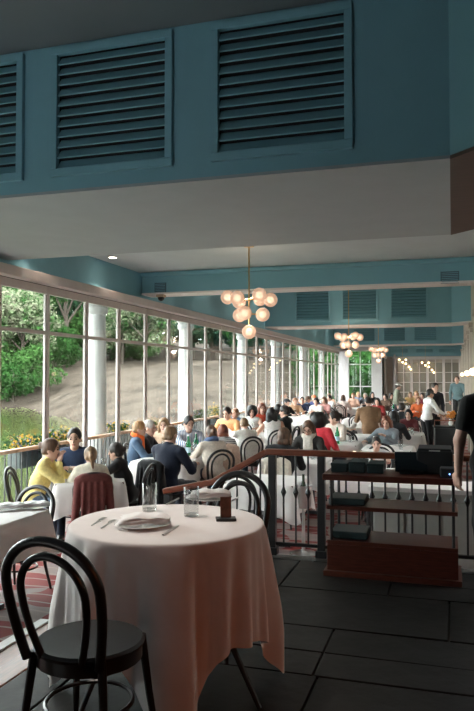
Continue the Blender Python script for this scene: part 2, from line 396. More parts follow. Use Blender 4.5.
struct('trim_1', MB().box((WX + .05, (Y0W + YWE) / 2, 2.787), (.24, YWE - Y0W, .13)).mesh('window_header', FRAME, bevel=.01), 'taupe fascia running along the top of the windows')
struct('trim_2', MB().box((WX - .02, (Y0W + YWE) / 2, 2.721), (.10, YWE - Y0W, .012)).mesh('shadow_gap', BLACKMETAL), 'dark shadow gap below the window fascia')
struct('wall_left', MB().box((WX - .14, 16.8, 3.55), (.2, 39.4, 1.42)).mesh('wall_left', BLUE), 'blue wall above the windows')
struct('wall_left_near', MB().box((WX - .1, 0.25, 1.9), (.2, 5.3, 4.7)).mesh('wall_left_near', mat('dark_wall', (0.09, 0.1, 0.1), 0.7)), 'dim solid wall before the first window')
struct('wall_back', MB().box((-.4, -2.7, 1.9), (10.2, .2, 4.8)).mesh('wall_back', mat('dark_panelling', (0.06, 0.04, 0.03), 0.5)), 'dark panelled wall behind the viewpoint')
struct('wall_right_near', MB().box((4.6, 2.4, 1.9), (.2, 10.2, 4.8)).mesh('wall_right_near', MATS['dark_panelling']), 'dark panelled wall right of the terrace')
CREAM = mat('cream_paint', (0.50, 0.44, 0.37), 0.6, var=0.04, scale=5)
struct('wall_right_return', MB().prism([(2.6, 5.3), (4.6, 5.3), (4.6, 5.5), (2.8, 5.5), (2.8, 12.2), (.5, 12.2), (.5, 12.0), (2.6, 12.0)], LF, 4.2).mesh('wall_right_return', CREAM), 'cream wall stepping back beside the terrace')
wr = struct('wall_right', MB().box((.6, 24.1, 1.9), (.2, 24.0, 4.7)).mesh('wall_right', CREAM), 'cream right wall with pilasters')
for yy in (13.2, 16.4, 19.2, 23.2, 27.4, 31.4):
    pl = obj('pilaster', MB().box((.44, yy, 1.0), (.12, .5, 2.9)).mesh('pilaster', CREAM, bevel=.01), wr)
    obj('capital', MB().box((.45, yy, 2.52), (.14, .54, .12)).box((.445, yy, 2.63), (.18, .58, .10)).mesh('capital', CREAM, bevel=.02), pl)
# --- far wall with glazed doors
wf = struct('wall_far', MB().box((-.4, 36.3, 1.9), (6.0, .2, 4.7)).mesh('wall_far', CREAM), 'cream far wall')
struct('wall_far_left', MB().box((-5.2, 34.9, 1.2), (.5, .2, 3.4)).box((-3.55, 34.9, 1.2), (.5, .2, 3.4)).box((-4.4, 34.9, 2.95), (2.2, .2, .3)).box((-4.4, 34.9, 3.6), (2.2, .2, 1.2)).mesh('wall_far_left', COLUMN), 'white end wall holding the garden window')
struct('wall_far_side', MB().box((-3.35, 35.6, 1.9), (.1, 1.4, 4.7)).mesh('wall_far_side', mat('darkened_wall', (.012, .022, .008), .9, var=.5, scale=6, bump=.5)), 'return wall outside the end window, coloured dark against sky glare')  # dark green put into the colour so the skylit wall does not glare white
ew = struct('window_%d' % (NB + 1), None, None, (-4.38, 34.9, 0))
obj('pane', boxm('pane', (0, 0, 1.2), (1.2, .01, 3.2), WGLASS), ew)
fm = MB()
for xx in (-.58, 0, .58): fm.box((xx, 0, 1.2), (.05, .06, 3.3))
for zzz in (-.35, 1.0, 2.1, 2.78): fm.box((0, 0, zzz), (1.2, .06, .05))
obj('window_frame', fm.mesh('window_frame', COLUMN), ew)
for xx in (-3.25, -2.75):
    obj('pilaster', MB().lathe([(.16, LF), (.16, LF + .1), (.12, LF + .15), (.11, 2.4), (.16, 2.45), (.16, 2.6)], 16, (xx, 35.75, 0)).mesh('pilaster', COLUMN, smooth=True), wf)
DOORGLASS = mat('mirror_door_glass', (0.36, 0.34, 0.28), 0.22, metal=0.5)
for k in range(4):
    dx = -2.35 + k * .78
    dr = struct('door_%d' % (k + 1), None, None, (dx, 36.15, 0))
    fm = MB()
    for xx in (-.36, 0, .36): fm.box((xx, 0, 1.0), (.07 if xx else .05, .08, 2.9))
    for zzz in (LF + .15, 2.42): fm.box((0, 0, zzz), (.78, .08, .14))
    obj('door_frame', fm.mesh('door_frame', TRIM), dr)
    bars = MB()
    for i in range(1, 5): bars.box((0, -.01, LF + .15 + i * .5), (.7, .05, .03))
    obj('glazing_bar', bars.mesh('glazing_bar', TRIM), dr)
    for sx in (-.18, .18):
        for i in range(5): obj('pane', boxm('pane', (sx, .02, LF + .4 + i * .5), (.31, .01, .47), DOORGLASS), dr)

# ================================================================== OUTSIDE
struct('terrace_outside', MB().box((-6.0, 17, LF - .2), (1.2, 40, .2)).mesh('terrace_outside', mat('pale_stone', (.4, .38, .35), .8, var=.1, scale=6)), 'narrow stone ledge outside the windows')
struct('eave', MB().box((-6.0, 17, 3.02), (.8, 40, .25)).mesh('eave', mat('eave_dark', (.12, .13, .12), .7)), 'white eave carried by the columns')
for i, yy in enumerate((6.4, 10.78, 15.0, 19.6, 23.6, 28.3, 32.6)):
    c = struct('column', None, 'white round column outside the windows')
    obj('shaft', MB().lathe([(.175, LF + .2), (.175, .6), (.165, 1.8), (.15, 2.55)], 28, (-5.9, yy, 0)).mesh('shaft', COLUMN, smooth=True), c)
    obj('base', MB().lathe([(.24, LF), (.24, LF + .08), (.21, LF + .1), (.22, LF + .15), (.18, LF + .21)], 28, (-5.9, yy, 0)).mesh('base', COLUMN, smooth=True), c)
    obj('capital', MB().lathe([(.15, 2.55), (.19, 2.6), (.19, 2.68), (.17, 2.7), (.23, 2.78), (.23, 2.9)], 28, (-5.9, yy, 0)).mesh('capital', COLUMN, smooth=True), c)
# railing with oak handrail
RX = -5.62
rail = thing('balcony_railing', 'oak topped metal railing outside the windows', 'railing', (RX, 0, 0))
obj('handrail', MB().box((0, 17.5, .48), (.09, 29, .05)).mesh('handrail', OAKRAIL, bevel=.012), rail)
obj('bottom_bar', MB().box((0, 17.5, LF + .1), (.03, 29, .03)).mesh('bottom_bar', BLACKMETAL), rail)
bal_me = MB().box((0, 0, .03), (.016, .016, .86)).mesh('baluster', BLACKMETAL)
for i in range(200): obj('baluster', bal_me, rail, (0, 3.2 + i * .125, 0))
pst = MB().box((0, 0, .0), (.04, .04, .92)).mesh('post', BLACKMETAL)
for i in range(16): obj('post', pst, rail, (0, 3.1 + i * 1.9, 0))
# flower boxes
def leaf_cloud(n, blobs, size, seed, flat=0.0):
    r = np.random.default_rng(seed); V = []; F = []
    w = np.array([b[3] ** 2 for b in blobs]); w = w / w.sum()
    pick = r.choice(len(blobs), n, p=w)
    for i in range(n):
        bx, by, bz, br, bs = blobs[pick[i]]
        dv = r.normal(size=3); dv /= np.linalg.norm(dv)
        rad = br * (0.55 + 0.45 * r.random() ** 0.5) * (1 + .12 * r.normal())
        c = np.array([bx, by, bz]) + dv * rad * np.array([1, 1, bs])
        nrm = dv * .6 + r.normal(size=3) * .6 + np.array([0, 0, .5]); nrm /= np.linalg.norm(nrm)
        a = np.cross(nrm, r.normal(size=3)); a /= np.linalg.norm(a); b = np.cross(nrm, a)
        s = size * (.6 + .8 * r.random()); o = len(V)
        V += [tuple(c - a * s), tuple(c + b * s * .55), tuple(c + a * s), tuple(c - b * s * .55)]
        F.append((o, o + 1, o + 2, o + 3))
    return V, F
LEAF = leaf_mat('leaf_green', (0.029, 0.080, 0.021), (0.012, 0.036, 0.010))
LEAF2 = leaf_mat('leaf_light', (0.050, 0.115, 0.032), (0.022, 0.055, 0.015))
LEAF3 = leaf_mat('leaf_blue_green', (0.026, 0.065, 0.032), (0.011, 0.028, 0.016))
BLOSSOM = leaf_mat('blossom_cream', (0.20, 0.195, 0.14), (0.03, 0.085, 0.022))
PETALY = leaf_mat('petal_yellow', (0.55, 0.40, 0.05), (0.5, 0.24, 0.05))
PETALP = leaf_mat('petal_purple', (0.16, 0.13, 0.25), (0.3, 0.26, 0.3))
PETALW = leaf_mat('petal_white', (0.3, 0.28, 0.22), (0.22, 0.2, 0.14))
BARK = mat('bark', (0.06, 0.045, 0.035), 0.9, var=.3, scale=8, bump=.5)
def cloud_mesh(name, m, *a):
    V, F = leaf_cloud(*a); me = bpy.data.meshes.new(name); me.from_pydata(V, [], F); me.materials.append(m); return me
POT = mat('dark_planter', (0.03, 0.045, 0.045), 0.6, var=.2)
for i, (u, pet, hh, lab) in enumerate(((31, PETALY, .17, 'window box of yellow and mauve pansies on the leftmost stretch of railing'), (63, PETALY, .17, 'window box of yellow pansies on the railing behind the man in navy'),
        (121, PETALY, .16, 'window box of yellow flowers beside the nearest white column'), (202, PETALW, .22, 'dark window box with pale flowers behind the man in the striped jacket'),
        (217, PETALY, .5, 'tall yellow and orange flowers in a window box behind the cardigan woman'), (150, PETALW, .14, 'window box with pale flowers behind the grey-haired man'))):
    yy = at_wall(u, RX - .12)
    fb = thing('flower_box', lab, 'planter', (RX - .14, yy, .25), 0, 'flower boxes hung on the railing')
    obj('planter_box', MB().box((0, 0, .08), (.2, .72, .24)).mesh('planter', POT, bevel=.01), fb)
    bl = [(random.uniform(-.06, .06), -.3 + .6 * q / 5, .22 + hh * random.uniform(.1, .5), .1 + hh * .22, .8) for q in range(6)]
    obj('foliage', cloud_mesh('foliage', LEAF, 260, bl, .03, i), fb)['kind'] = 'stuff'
    bl = [(b[0], b[1], b[2] + .05, b[3], b[4]) for b in bl]
    obj('blossoms', cloud_mesh('blossoms', pet, 150, bl, .022, i + 50), fb)['kind'] = 'stuff'
    bl = [(b[0], b[1], b[2] - .02, b[3], b[4]) for b in bl[:3]]
    obj('mauve_blossoms', cloud_mesh('mauve', PETALP if i < 4 else PETALW, 60, bl, .02, i + 90), fb)['kind'] = 'stuff'
# lake, rock and shore
def water_mat():
    m = bpy.data.materials.new('lake_water'); n, l, p = nodes_of(m)
    p.inputs['Base Color'].default_value = (0.034, 0.042, 0.014, 1); p.inputs['Roughness'].default_value = 0.1; p.inputs['IOR'].default_value = 1.33
    tc = n.new('ShaderNodeTexCoord'); nz = n.new('ShaderNodeTexNoise'); nz.inputs['Scale'].default_value = 1.1; nz.inputs['Detail'].default_value = 3
    b = n.new('ShaderNodeBump'); b.inputs['Strength'].default_value = .012; b.inputs['Distance'].default_value = .06
    l.new(tc.outputs['Object'], nz.inputs['Vector']); l.new(nz.outputs['Fac'], b.inputs['Height']); l.new(b.outputs[0], p.inputs['Normal'])
    return m
WZ = -1.5
struct('lake', MB().prism([(-5.4, -60), (-5.4, 60), (-110, 110), (-140, -60)], WZ - .3, WZ).mesh('lake', water_mat()), 'still green lake outside the windows')
SHORE = [(-6.4, 3), (-8.5, 10), (-12.5, 20), (-17, 30), (-23.4, 40.6), (-40.4, 59), (-46, 55), (-62, 47), (-90, 30), (-140, 20)]
def seg_dist(px, py):
    best = 1e9; side = 1
    for (ax, ay), (bx, by) in zip(SHORE[:-1], SHORE[1:]):
        dx, dy = bx - ax, by - ay; t = max(0, min(1, ((px - ax) * dx + (py - ay) * dy) / (dx * dx + dy * dy)))
        qx, qy = ax + t * dx, ay + t * dy; d = math.hypot(px - qx, py - qy)
        if d < best: best = d; side = dx * (py - ay) - dy * (px - ax)
    return best if side < 0 else -best
from mathutils import noise as mnoise
def rise(x, yv):
    return .12 + .88 * min(1, max(0, (-x - 7.5) / 13))
TV, TF = [], []; NX, NY = 110, 120
for j in range(NY):
    for i in range(NX):
        x = -135 + 128.5 * (i / (NX - 1)) ** 0.75; yv = 6 + 150 * (j / (NY - 1)) ** 1.4
        d = seg_dist(x, yv)
        z = WZ + ((5.2 * (1 - math.exp(-d / 9.0)) + 0.5 * mnoise.noise((x * .12, yv * .12, 0)) + .22 * mnoise.noise((x * .5, yv * .5, 3))) * rise(x, yv) if d > 0 else max(-1.2, d * .3))
        if d > 30: z += (d - 30) * .10
        TV.append((x, yv, z))
for j in range(NY - 1):
    for i in range(NX - 1):
        a = j * NX + i; TF.append((a, a + 1, a + NX + 1, a + NX))
tme = bpy.data.meshes.new('rock_shore'); tme.from_pydata(TV, [], TF); tme.polygons.foreach_set('use_smooth', [True] * len(TF))
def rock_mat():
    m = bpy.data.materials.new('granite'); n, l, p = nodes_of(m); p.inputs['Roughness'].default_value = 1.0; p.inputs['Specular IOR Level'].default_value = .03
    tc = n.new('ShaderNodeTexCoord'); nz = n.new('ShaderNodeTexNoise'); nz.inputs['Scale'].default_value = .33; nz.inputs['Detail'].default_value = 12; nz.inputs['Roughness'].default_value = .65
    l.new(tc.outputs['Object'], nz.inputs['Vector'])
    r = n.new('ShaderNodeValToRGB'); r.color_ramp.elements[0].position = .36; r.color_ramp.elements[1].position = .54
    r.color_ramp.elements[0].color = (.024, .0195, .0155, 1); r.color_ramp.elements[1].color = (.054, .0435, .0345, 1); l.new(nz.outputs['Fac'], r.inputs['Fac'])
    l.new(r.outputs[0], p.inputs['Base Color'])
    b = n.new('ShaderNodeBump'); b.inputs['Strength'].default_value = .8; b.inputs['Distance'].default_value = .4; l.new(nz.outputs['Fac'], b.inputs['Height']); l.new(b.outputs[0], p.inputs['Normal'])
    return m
struct('lawn', MB().box((20, 97, -1.0), (52.8, 120, .6)).mesh('lawn', mat('grass', (.02, .035, .01), .9, var=.4, scale=3)), 'green lawn beyond the end of the room')
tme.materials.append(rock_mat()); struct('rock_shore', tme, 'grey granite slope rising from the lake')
def ground_z(x, yv):
    if x > -6.3: return -.7
    d = seg_dist(x, yv); z = WZ + (5.2 * (1 - math.exp(-d / 9.0)) if d > 0 else 0)
    return WZ + (z - WZ) * rise(x, yv) + ((d - 30) * .10 if d > 30 else 0)
def tree_kit(seed, h, spread, n, leaf, m):
    r = random.Random(seed); blobs = []
    for q in range(13):
        a = r.uniform(0, 2 * PI); t = r.uniform(.16, 1); rr = spread * math.sin(PI * min(.93, t * .8 + .12)) * r.uniform(.25, .85)
        blobs.append((math.cos(a) * rr, math.sin(a) * rr, h * (.12 + .82 * t), spread * r.uniform(.3, .5), .75))
    fol = cloud_mesh('foliage', m, n, blobs, leaf, seed)
    tb = MB().tube([(0, 0, -1), (.1, .05, h * .25), (-.1, .1, h * .5), (.1, 0, h * .8)], [h * .028, h * .022, h * .016, h * .006], 8)
    for q in range(6):
        b = blobs[q]; z0 = b[2] * .55; tb.tube([(0, 0, z0), (b[0] * .5, b[1] * .5, (z0 + b[2]) / 2), (b[0], b[1], b[2])], [h * .012, h * .008, h * .003], 6)
    return fol, tb.mesh('trunk', BARK, smooth=True)
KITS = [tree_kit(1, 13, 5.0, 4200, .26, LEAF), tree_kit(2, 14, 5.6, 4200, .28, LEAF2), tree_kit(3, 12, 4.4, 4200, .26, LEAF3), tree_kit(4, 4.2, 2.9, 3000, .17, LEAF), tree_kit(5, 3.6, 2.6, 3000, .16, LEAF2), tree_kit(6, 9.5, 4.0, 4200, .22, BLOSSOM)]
TL = ['dark green broadleaf tree', 'light green broadleaf tree', 'blue-green tree', 'rounded dark green lakeside bush', 'rounded light green lakeside bush', 'tree covered in cream blossom']
def plant_tree(u, d, kit, sc, where):
    x, yv = from_view(u, d)
    t = thing('bush' if kit in (3, 4) else 'tree', TL[kit] + ' ' + where, 'bush' if kit in (3, 4) else 'tree', (x, yv, ground_z(x, yv) - .2), random.uniform(0, 6), 'trees and bushes across the lake')
    t.scale = (sc, sc, sc)
    obj('foliage', KITS[kit][0], t)['kind'] = 'stuff'; obj('trunk', KITS[kit][1], t)
for (u, d, k, sc, wh) in (
    (-50, 72, 3, 1.2, 'at the waterline left of the first pane'), (-16, 70, 4, 1.2, 'at the waterline in the lower left pane'), (14, 69, 3, 1.0, 'at the waterline beside the rock tip'), (32, 72, 4, 1.15, 'just above the rock tip in the second pane'),
    (54, 80, 3, 1.3, 'above the rock in the second pane'), (-34, 80, 4, 1.6, 'higher up the bank at far left'), (0, 79, 4, 1.5, 'higher up the bank in the first pane'), (22, 84, 3, 1.6, 'on the bank behind the rock tip'),
    (70, 92, 4, 1.5, 'at the top edge of the rock by the first column'), (110, 98, 3, 1.5, 'above the rock right of the first column'), (140, 100, 4, 1.3, 'at the top edge of the rock in the fourth bay'),
    (-60, 92, 0, 1.2, 'far left beyond the lake'), (-25, 95, 1, 1.2, 'filling the first pane'), (10, 98, 0, 1.15, 'in the middle of the first pane'), (42, 96, 2, 1.2, 'seen behind the second mullion'), (66, 90, 1, 1.1, 'in the second window bay'),
    (92, 104, 0, 1.3, 'behind the first white column'), (118, 102, 1, 1.2, 'right of the first white column'), (142, 108, 0, 1.3, 'in the fourth window bay'), (166, 104, 1, 1.2, 'left of the second white column'),
    (192, 100, 2, 1.3, 'right of the second white column'), (212, 96, 2, 1.2, 'left of the chandelier'), (233, 92, 2, 1.2, 'behind the chandelier'), (256, 86, 0, 1.2, 'right of the chandelier'), (280, 84, 2, 1.2, 'in the far bays'), (305, 80, 0, 1.2, 'in the last bays'), (330, 84, 1, 1.2, 'at the very end of the window row'), (352, 62, 1, 1.2, 'seen through the end wall window'), (340, 52, 4, 1.5, 'below the end wall window'), (356, 48, 3, 1.3, 'right behind the end wall window'), (366, 58, 4, 1.5, 'lower right behind the end wall window'), (376, 64, 3, 1.7, 'hidden right of the end wall window'), (362, 76, 2, 1.0, 'tallest behind the end wall window'), (378, 84, 0, 1.0, 'right of the end wall window'), (346, 74, 4, 1.9, 'far back behind the end wall window'),
    (22, 76, 5, 1.05, 'at the top of the first pane'), (-10, 78, 5, 1.1, 'at the top left of the first pane'), (146, 84, 5, .95, 'at the top of the fourth bay'), (122, 88, 5, .9, 'right behind the first white column')):
    plant_tree(u, d, k, sc, wh)
# lawn trees and bushes added out of direct view, hiding sky mirrored in far panes
for i, (x_, y2, k, sc) in enumerate(((-2.5, 58, 4, 2.2), (3, 57, 3, 2.2), (9, 58, 4, 2.3), (15, 60, 3, 2.4), (22, 62, 4, 2.6), (-1, 72, 1, 1.1), (8, 74, 0, 1.1), (18, 76, 2, 1.2), (29, 78, 1, 1.3))):
    t = thing('bush' if k > 2 else 'tree', TL[k] + ' added on the lawn, ' + 'first second third fourth fifth sixth seventh eighth ninth'.split()[i] + ' from the lake side', 'bush' if k > 2 else 'tree', (x_, y2, -.75), i * 1.3, 'trees added on the lawn')
    t.scale = (sc, sc, sc); obj('foliage', KITS[k][0], t)['kind'] = 'stuff'; obj('trunk', KITS[k][1], t)
# second rank of trees closing the view
for i in range(16):
    plant_tree(-90 + i * 34, 122 + 8 * math.sin(i * 2.1), (0, 1, 2)[i % 3], 1.75, 'standing %s from the left in the back row' % ('first second third fourth fifth sixth seventh eighth ninth tenth eleventh twelfth thirteenth fourteenth fifteenth sixteenth'.split()[i]))

# ================================================================== TERRACE FURNITURE
# --- bentwood chair kit
def hoop(w0, w1, z0, z1, y0, y1, r, n=22, seg=10):
    pts = []
    for i in range(7):
        t = i / 6; pts.append((-(w0 + (w1 - w0) * math.sin(t * PI / 2)), y0 + (y1 - y0) * t * .6, z0 + (z1 - z0) * .62 * t))
    zc = pts[-1][2]; yc = pts[-1][1]
    for i in range(1, n):
        a = PI - PI * i / n; pts.append((w1 * math.cos(a), yc + (y1 - yc) * math.sin(a), zc + (z1 - zc) * math.sin(a)))
    pts += [(-p[0], p[1], p[2]) for p in pts[6::-1]]
    return MB().tube(pts, r, seg).mesh('hoop', BLACKWOOD, smooth=True)
def make_chair_kit(woodm, seatm):
    seat = MB().lathe([(.001, .447), (.19, .442), (.207, .45), (.21, .462), (.2, .472), (.17, .468), (.001, .462)], 28, cap=False).mesh('seat', seatm, smooth=True)
    outer = hoop(.155, .197, .44, .90, -.175, -.285, .0185); inner = hoop(.085, .135, .455, .845, -.18, -.275, .0145)
    def leg(sx, sy): return MB().tube([(sx * .145, sy * .145, .455), (sx * .17, sy * .165, .22), (sx * .195, sy * .205 - .01, 0)], [.017, .015, .011], 8).mesh('leg', woodm, smooth=True)
    legs = [leg(sx, sy) for sx in (-1, 1) for sy in (-1, 1)]
    ring = MB().tube([(.165 * math.cos(2 * PI * i / 24), .165 * math.sin(2 * PI * i / 24), .235) for i in range(24)], .0085, 6, closed=True).mesh('ring', woodm, smooth=True)
    apron = MB().lathe([(.196, .40), (.2, .40), (.2, .447), (.185, .447)], 28, cap=False).mesh('apron', woodm, smooth=True)
    return [('seat', seat), ('seat_ring', apron), ('back_hoop', outer), ('inner_hoop', inner), ('leg_ring', ring)] + [('leg', m) for m in legs]
CHAIR = make_chair_kit(BLACKWOOD, mat('black_seat', (0.009, 0.009, 0.009), 0.5, var=.2, scale=30))
def chair(x, y, head, label, z=LF, group='black bentwood chairs', category='chair'):
    c = thing('bentwood_chair', label, category, (x, y, z), -head, group)
    for n, me in CHAIR: obj(n, me, c)
    return c

# --- tables and cloths
def rounded_square(w, h, r, n):
    pts = []
    for (cx, cy, a0) in ((w / 2 - r, h / 2 - r, 0), (-w / 2 + r, h / 2 - r, PI / 2), (-w / 2 + r, -h / 2 + r, PI), (w / 2 - r, -h / 2 + r, 1.5 * PI)):
        for i in range(5): a = a0 + PI / 2 * i / 4; pts.append((cx + r * math.cos(a), cy + r * math.sin(a), math.cos(a), math.sin(a), math.sin(2 * (a - a0))))
    out = []
    m = len(pts)
    for i in range(m):
        a, b = pts[i], pts[(i + 1) % m]; L = math.hypot(a[0] - b[0], a[1] - b[1]); k = max(1, int(L / n))
        for q in range(k):
            t = q / k; out.append(tuple(a[j] * (1 - t) + b[j] * t for j in range(4)) + ((a[4] * (1 - t) + b[4] * t) if k < 3 else 0.0,))
    return out
def square_cloth(w, h, drop, seed, rings=7):
    r = random.Random(seed); P = rounded_square(w, h, .06, .045); n = len(P); V = []; F = []
    ph = [r.uniform(0, 6) for _ in range(4)]
    V.append((0, 0, .752)); c0 = 0
    V += [(p[0] * .97, p[1] * .97, .752) for p in P]; V += [(p[0], p[1], .749) for p in P]
    for q in range(1, rings + 1):
        t = q / rings
        for i, p in enumerate(P):
            s = i / n * 2 * PI; cn = 0
            for k in range(-4, 5):
                w8 = math.exp(-k * k / 6.0); cn += P[(i + k) % n][4] * w8
            cn = min(1, cn / 3.0)
            fold = .014 * math.sin(11 * s + ph[0]) + .010 * math.sin(19 * s + ph[1])
            off = .012 + t * (.02 + .09 * cn) + t * fold * (1 - .5 * cn)
            dz = drop * t * (1 + .30 * cn) + .006 * math.sin(5 * s + ph[2]) * t
            V.append((p[0] + p[2] * off, p[1] + p[3] * off, .749 - dz))
    for i in range(n):
        j = (i + 1) % n; F.append((0, 1 + i, 1 + j))
        for q in range(rings + 1): a = 1 + q * n; F.append((a + i, a + n + i, a + n + j, a + j))
    me = bpy.data.meshes.new('tablecloth'); me.from_pydata(V, [], F); me.materials.append(LINEN); me.polygons.foreach_set('use_smooth', [True] * len(F))
    return me
TABLES = {}
def dining_table(key, x, y, w, h, rot, who, drop=.33, z=LF, seed=0):
    t = thing('dining_table', 'table under the white cloth ' + who, 'table', (x, y, z), rot, 'dining tables')
    obj('table_top', boxm('top', (0, 0, .732), (w - .02, h - .02, .028), MAHOG), t)
    obj('pedestal', MB().lathe([(.05, .03), (.035, .1), (.035, .68), (.09, .718)], 12).mesh('pedestal', BLACKMETAL, smooth=True), t)
    obj('foot', MB().bar((-w * .33, 0, .025), (w * .33, 0, .025), .05, .04).bar((0, -h * .33, .025), (0, h * .33, .025), .05, .04).mesh('foot', BLACKMETAL), t)
    c = tag(obj('tablecloth', square_cloth(w, h, drop, seed), None, (x, y, z), rot), 'white linen tablecloth on the table ' + who, 'tablecloth', 'white tablecloths')
    TABLES[key] = (x, y, z + .753, rot)
    return t

# --- tableware
glass_me = MB().lathe([(.001, .0), (.03, .0), (.032, .004), (.038, .135), (.0365, .135), (.031, .012), (.001, .012)], 20, cap=False).mesh('tumbler', GLASS, smooth=True)
big_glass_me = MB().lathe([(.001, .0), (.036, .0), (.038, .004), (.0395, .150), (.0378, .150), (.0362, .014), (.001, .014)], 28, cap=False).mesh('tumbler', GLASS, smooth=True)
wine_me = MB().lathe([(.001, 0), (.035, 0), (.035, .003), (.005, .008), (.004, .085), (.03, .11), (.036, .15), (.03, .2), (.029, .2), (.034, .15), (.028, .112), (.001, .093)], 16, cap=False).mesh('goblet', GLASS, smooth=True)
plate_me = MB().lathe([(.001, .004), (.08, .004), (.135, .016), (.136, .019), (.125, .017), (.08, .009), (.001, .009)], 32, cap=False).mesh('plate', PORCELAIN, smooth=True)
bottle_me = MB().lathe([(.001, 0), (.038, 0), (.04, .006), (.04, .17), (.034, .2), (.016, .245), (.014, .29), (.016, .292), (.016, .305), (.001, .305)], 18, cap=False).mesh('bottle', GREENGLASS, smooth=True)
blabel_me = MB().lathe([(.0405, .05), (.0405, .13)], 18, cap=False).mesh('bottle_label', LABELM, smooth=True)
bcap_me = MB().lathe([(.016, .29), (.017, .312), (.001, .313)], 12, cap=False).mesh('bottle_cap', mat('cap_white', (.8, .8, .8), .5), smooth=True)
def fork_mesh():
    m = MB().bar((0, -.095, .004), (0, .03, .006), .007, .003).bar((0, .03, .006), (0, .05, .007), .022, .003)
    for k in range(4): m.bar(((k - 1.5) * .0062, .05, .007), ((k - 1.5) * .0062, .098, .004), .003, .0025)
    return m.mesh('fork', SILVER)
def knife_mesh():
    return MB().bar((0, -.11, .005), (0, 0, .005), .011, .006).prism([(-.007, 0), (.006, 0), (.009, .06), (.004, .11), (-.007, .115)], .003, .005).mesh('knife', SILVER)
FORK, KNIFE = fork_mesh(), knife_mesh()
def napkin_mesh(seed):
    r = random.Random(seed); V = []; F = []; n, m = 14, 10
    for layer in range(3):
        o = len(V); zc = .016 + layer * .013
        for i in range(n + 1):
            for j in range(m + 1):
                a, b = i / n - .5, j / m - .5
                puff = .012 * (1 - (2 * b) ** 4) * (1 - (2 * a) ** 6)
                V.append((a * (.25 - .016 * layer) + .008 * math.sin(b * 5 + layer) + .006 * layer, b * (.14 - .008 * layer) + .004 * math.sin(a * 9 + layer), zc + puff + .003 * math.sin(a * 14 + layer * 2)))
        for i in range(n):
            for j in range(m): q = o + i * (m + 1) + j; F.append((q, q + m + 1, q + m + 2, q + 1))
    me = bpy.data.meshes.new('napkin'); me.from_pydata(V, [], F); me.materials.append(NAPKIN); me.polygons.foreach_set('use_smooth', [True] * len(F))
    sm = bpy.data.objects.new('x', me)
    bpy.data.objects.remove(sm)
    return me
NAP = napkin_mesh(1)
def put(name, me, label, cat, x, y, z, rz=0.0, group=None):
    return tag(obj(name, me, None, (x, y, z), rz), label, cat, group)
def bottle(x, y, z, label):
    b = thing('water_bottle', label, 'bottle', (x, y, z), 0, 'green water bottles')
    obj('glass_body', bottle_me, b); obj('paper_label', blabel_me, b); obj('cap', bcap_me, b)

# --- the round table in front
RTX, RTY, RTR = -1.356, 3.205, 0.50
rt = thing('round_table', 'round table with black splayed legs under the big white cloth in front', 'table', (RTX, RTY, 0))
obj('table_top', MB().lathe([(.001, .722), (.45, .722), (.460, .73), (.460, .745), (.001, .745)], 48, cap=False).mesh('table_top', MAHOG, smooth=True), rt)
for k in range(4):
    a = -.35 + k * PI / 2
    obj('leg', MB().tube([(.18 * math.cos(a), .18 * math.sin(a), .722), (.3 * math.cos(a), .3 * math.sin(a), .4), (.56 * math.cos(a), .56 * math.sin(a), 0.0)], [.02, .018, .012], 8).mesh('leg', BLACKMETAL, smooth=True), rt)
obj('leg_ring', MB().tube([(.38 * math.cos(2 * PI * i / 32), .38 * math.sin(2 * PI * i / 32), .28) for i in range(32)], .009, 6, closed=True).mesh('leg_ring', BLACKMETAL, smooth=True), rt)
def round_cloth():
    n, rings = 320, 34; R0 = .476; V = [(0, 0, .7535)]; F = []
    corner0 = math.atan2(-RTY, -RTX) + .03       # one corner of the cloth hangs towards the viewer
    for (k, z) in ((.4, .7535), (.8, .7535), (.975, .7535), (.995, .752), (1.006, .747), (1.01, .738)): V += [(R0 * k * math.cos(2 * PI * i / n), R0 * k * math.sin(2 * PI * i / n), z) for i in range(n)]
    for q in range(1, rings + 1):
        t = q / rings
        for i in range(n):
            th = 2 * PI * i / n; rel = th - corner0
            cn = max(0.0, (math.cos(4 * rel) + 1) / 2) ** 2.2
            dr = min(.475 + .31 * cn + .014 * math.sin(3 * th + 1), .728)
            g = t * dr
            # folds start at the rim and deepen downwards; the widest ones run into the hanging corners
            w = th + .10 * math.sin(3 * th + .7) + .05 * math.sin(7 * th)
            fo = .55 * math.cos(8 * rel) + .5 * math.cos(11 * w + 1.1) + .42 * math.cos(17 * w + .4) + .2 * math.cos(29 * w)
            fo = math.copysign(abs(fo) ** .85, fo)
            dep = max(0.0, (g - .004) / .40)
            off = .004 + .034 * min(1.3, dep) * (.35 + 1.0 * cn) + (fo - .1) * .05 * min(1.0, dep) ** .8
            r_ = R0 * 1.01 + max(-.004 * (dep > 0), off)
            sway = .03 * t * math.sin(5 * th + .6)
            V.append((r_ * math.cos(th + sway), r_ * math.sin(th + sway), .738 - g))
    for i in range(n):
        j = (i + 1) % n; F.append((0, 1 + i, 1 + j))
        for q in range(rings + 5): a = 1 + q * n; F.append((a + i, a + n + i, a + n + j, a + j))
    me = bpy.data.meshes.new('tablecloth'); me.from_pydata(V, [], F); me.materials.append(LINEN); me.polygons.foreach_set('use_smooth', [True] * len(F))
    return me
put('tablecloth', round_cloth(), 'large white linen cloth with long folds over the round front table', 'tablecloth', RTX, RTY, 0)
TT = .7545
def tpos(u, v): return at_height(u, v, TT)[:2]
def rel_rot(u0, v0, u1, v1):
    a, b = tpos(u0, v0), tpos(u1, v1); return math.atan2(b[1] - a[1], b[0] - a[0]) - PI / 2
x, y_ = tpos(150, 510); put('drinking_glass', big_glass_me, 'clear tumbler behind the front napkin on the round table', 'glass', x, y_, TT, 0, 'tumblers on the round table')
gx, gy = x, y_
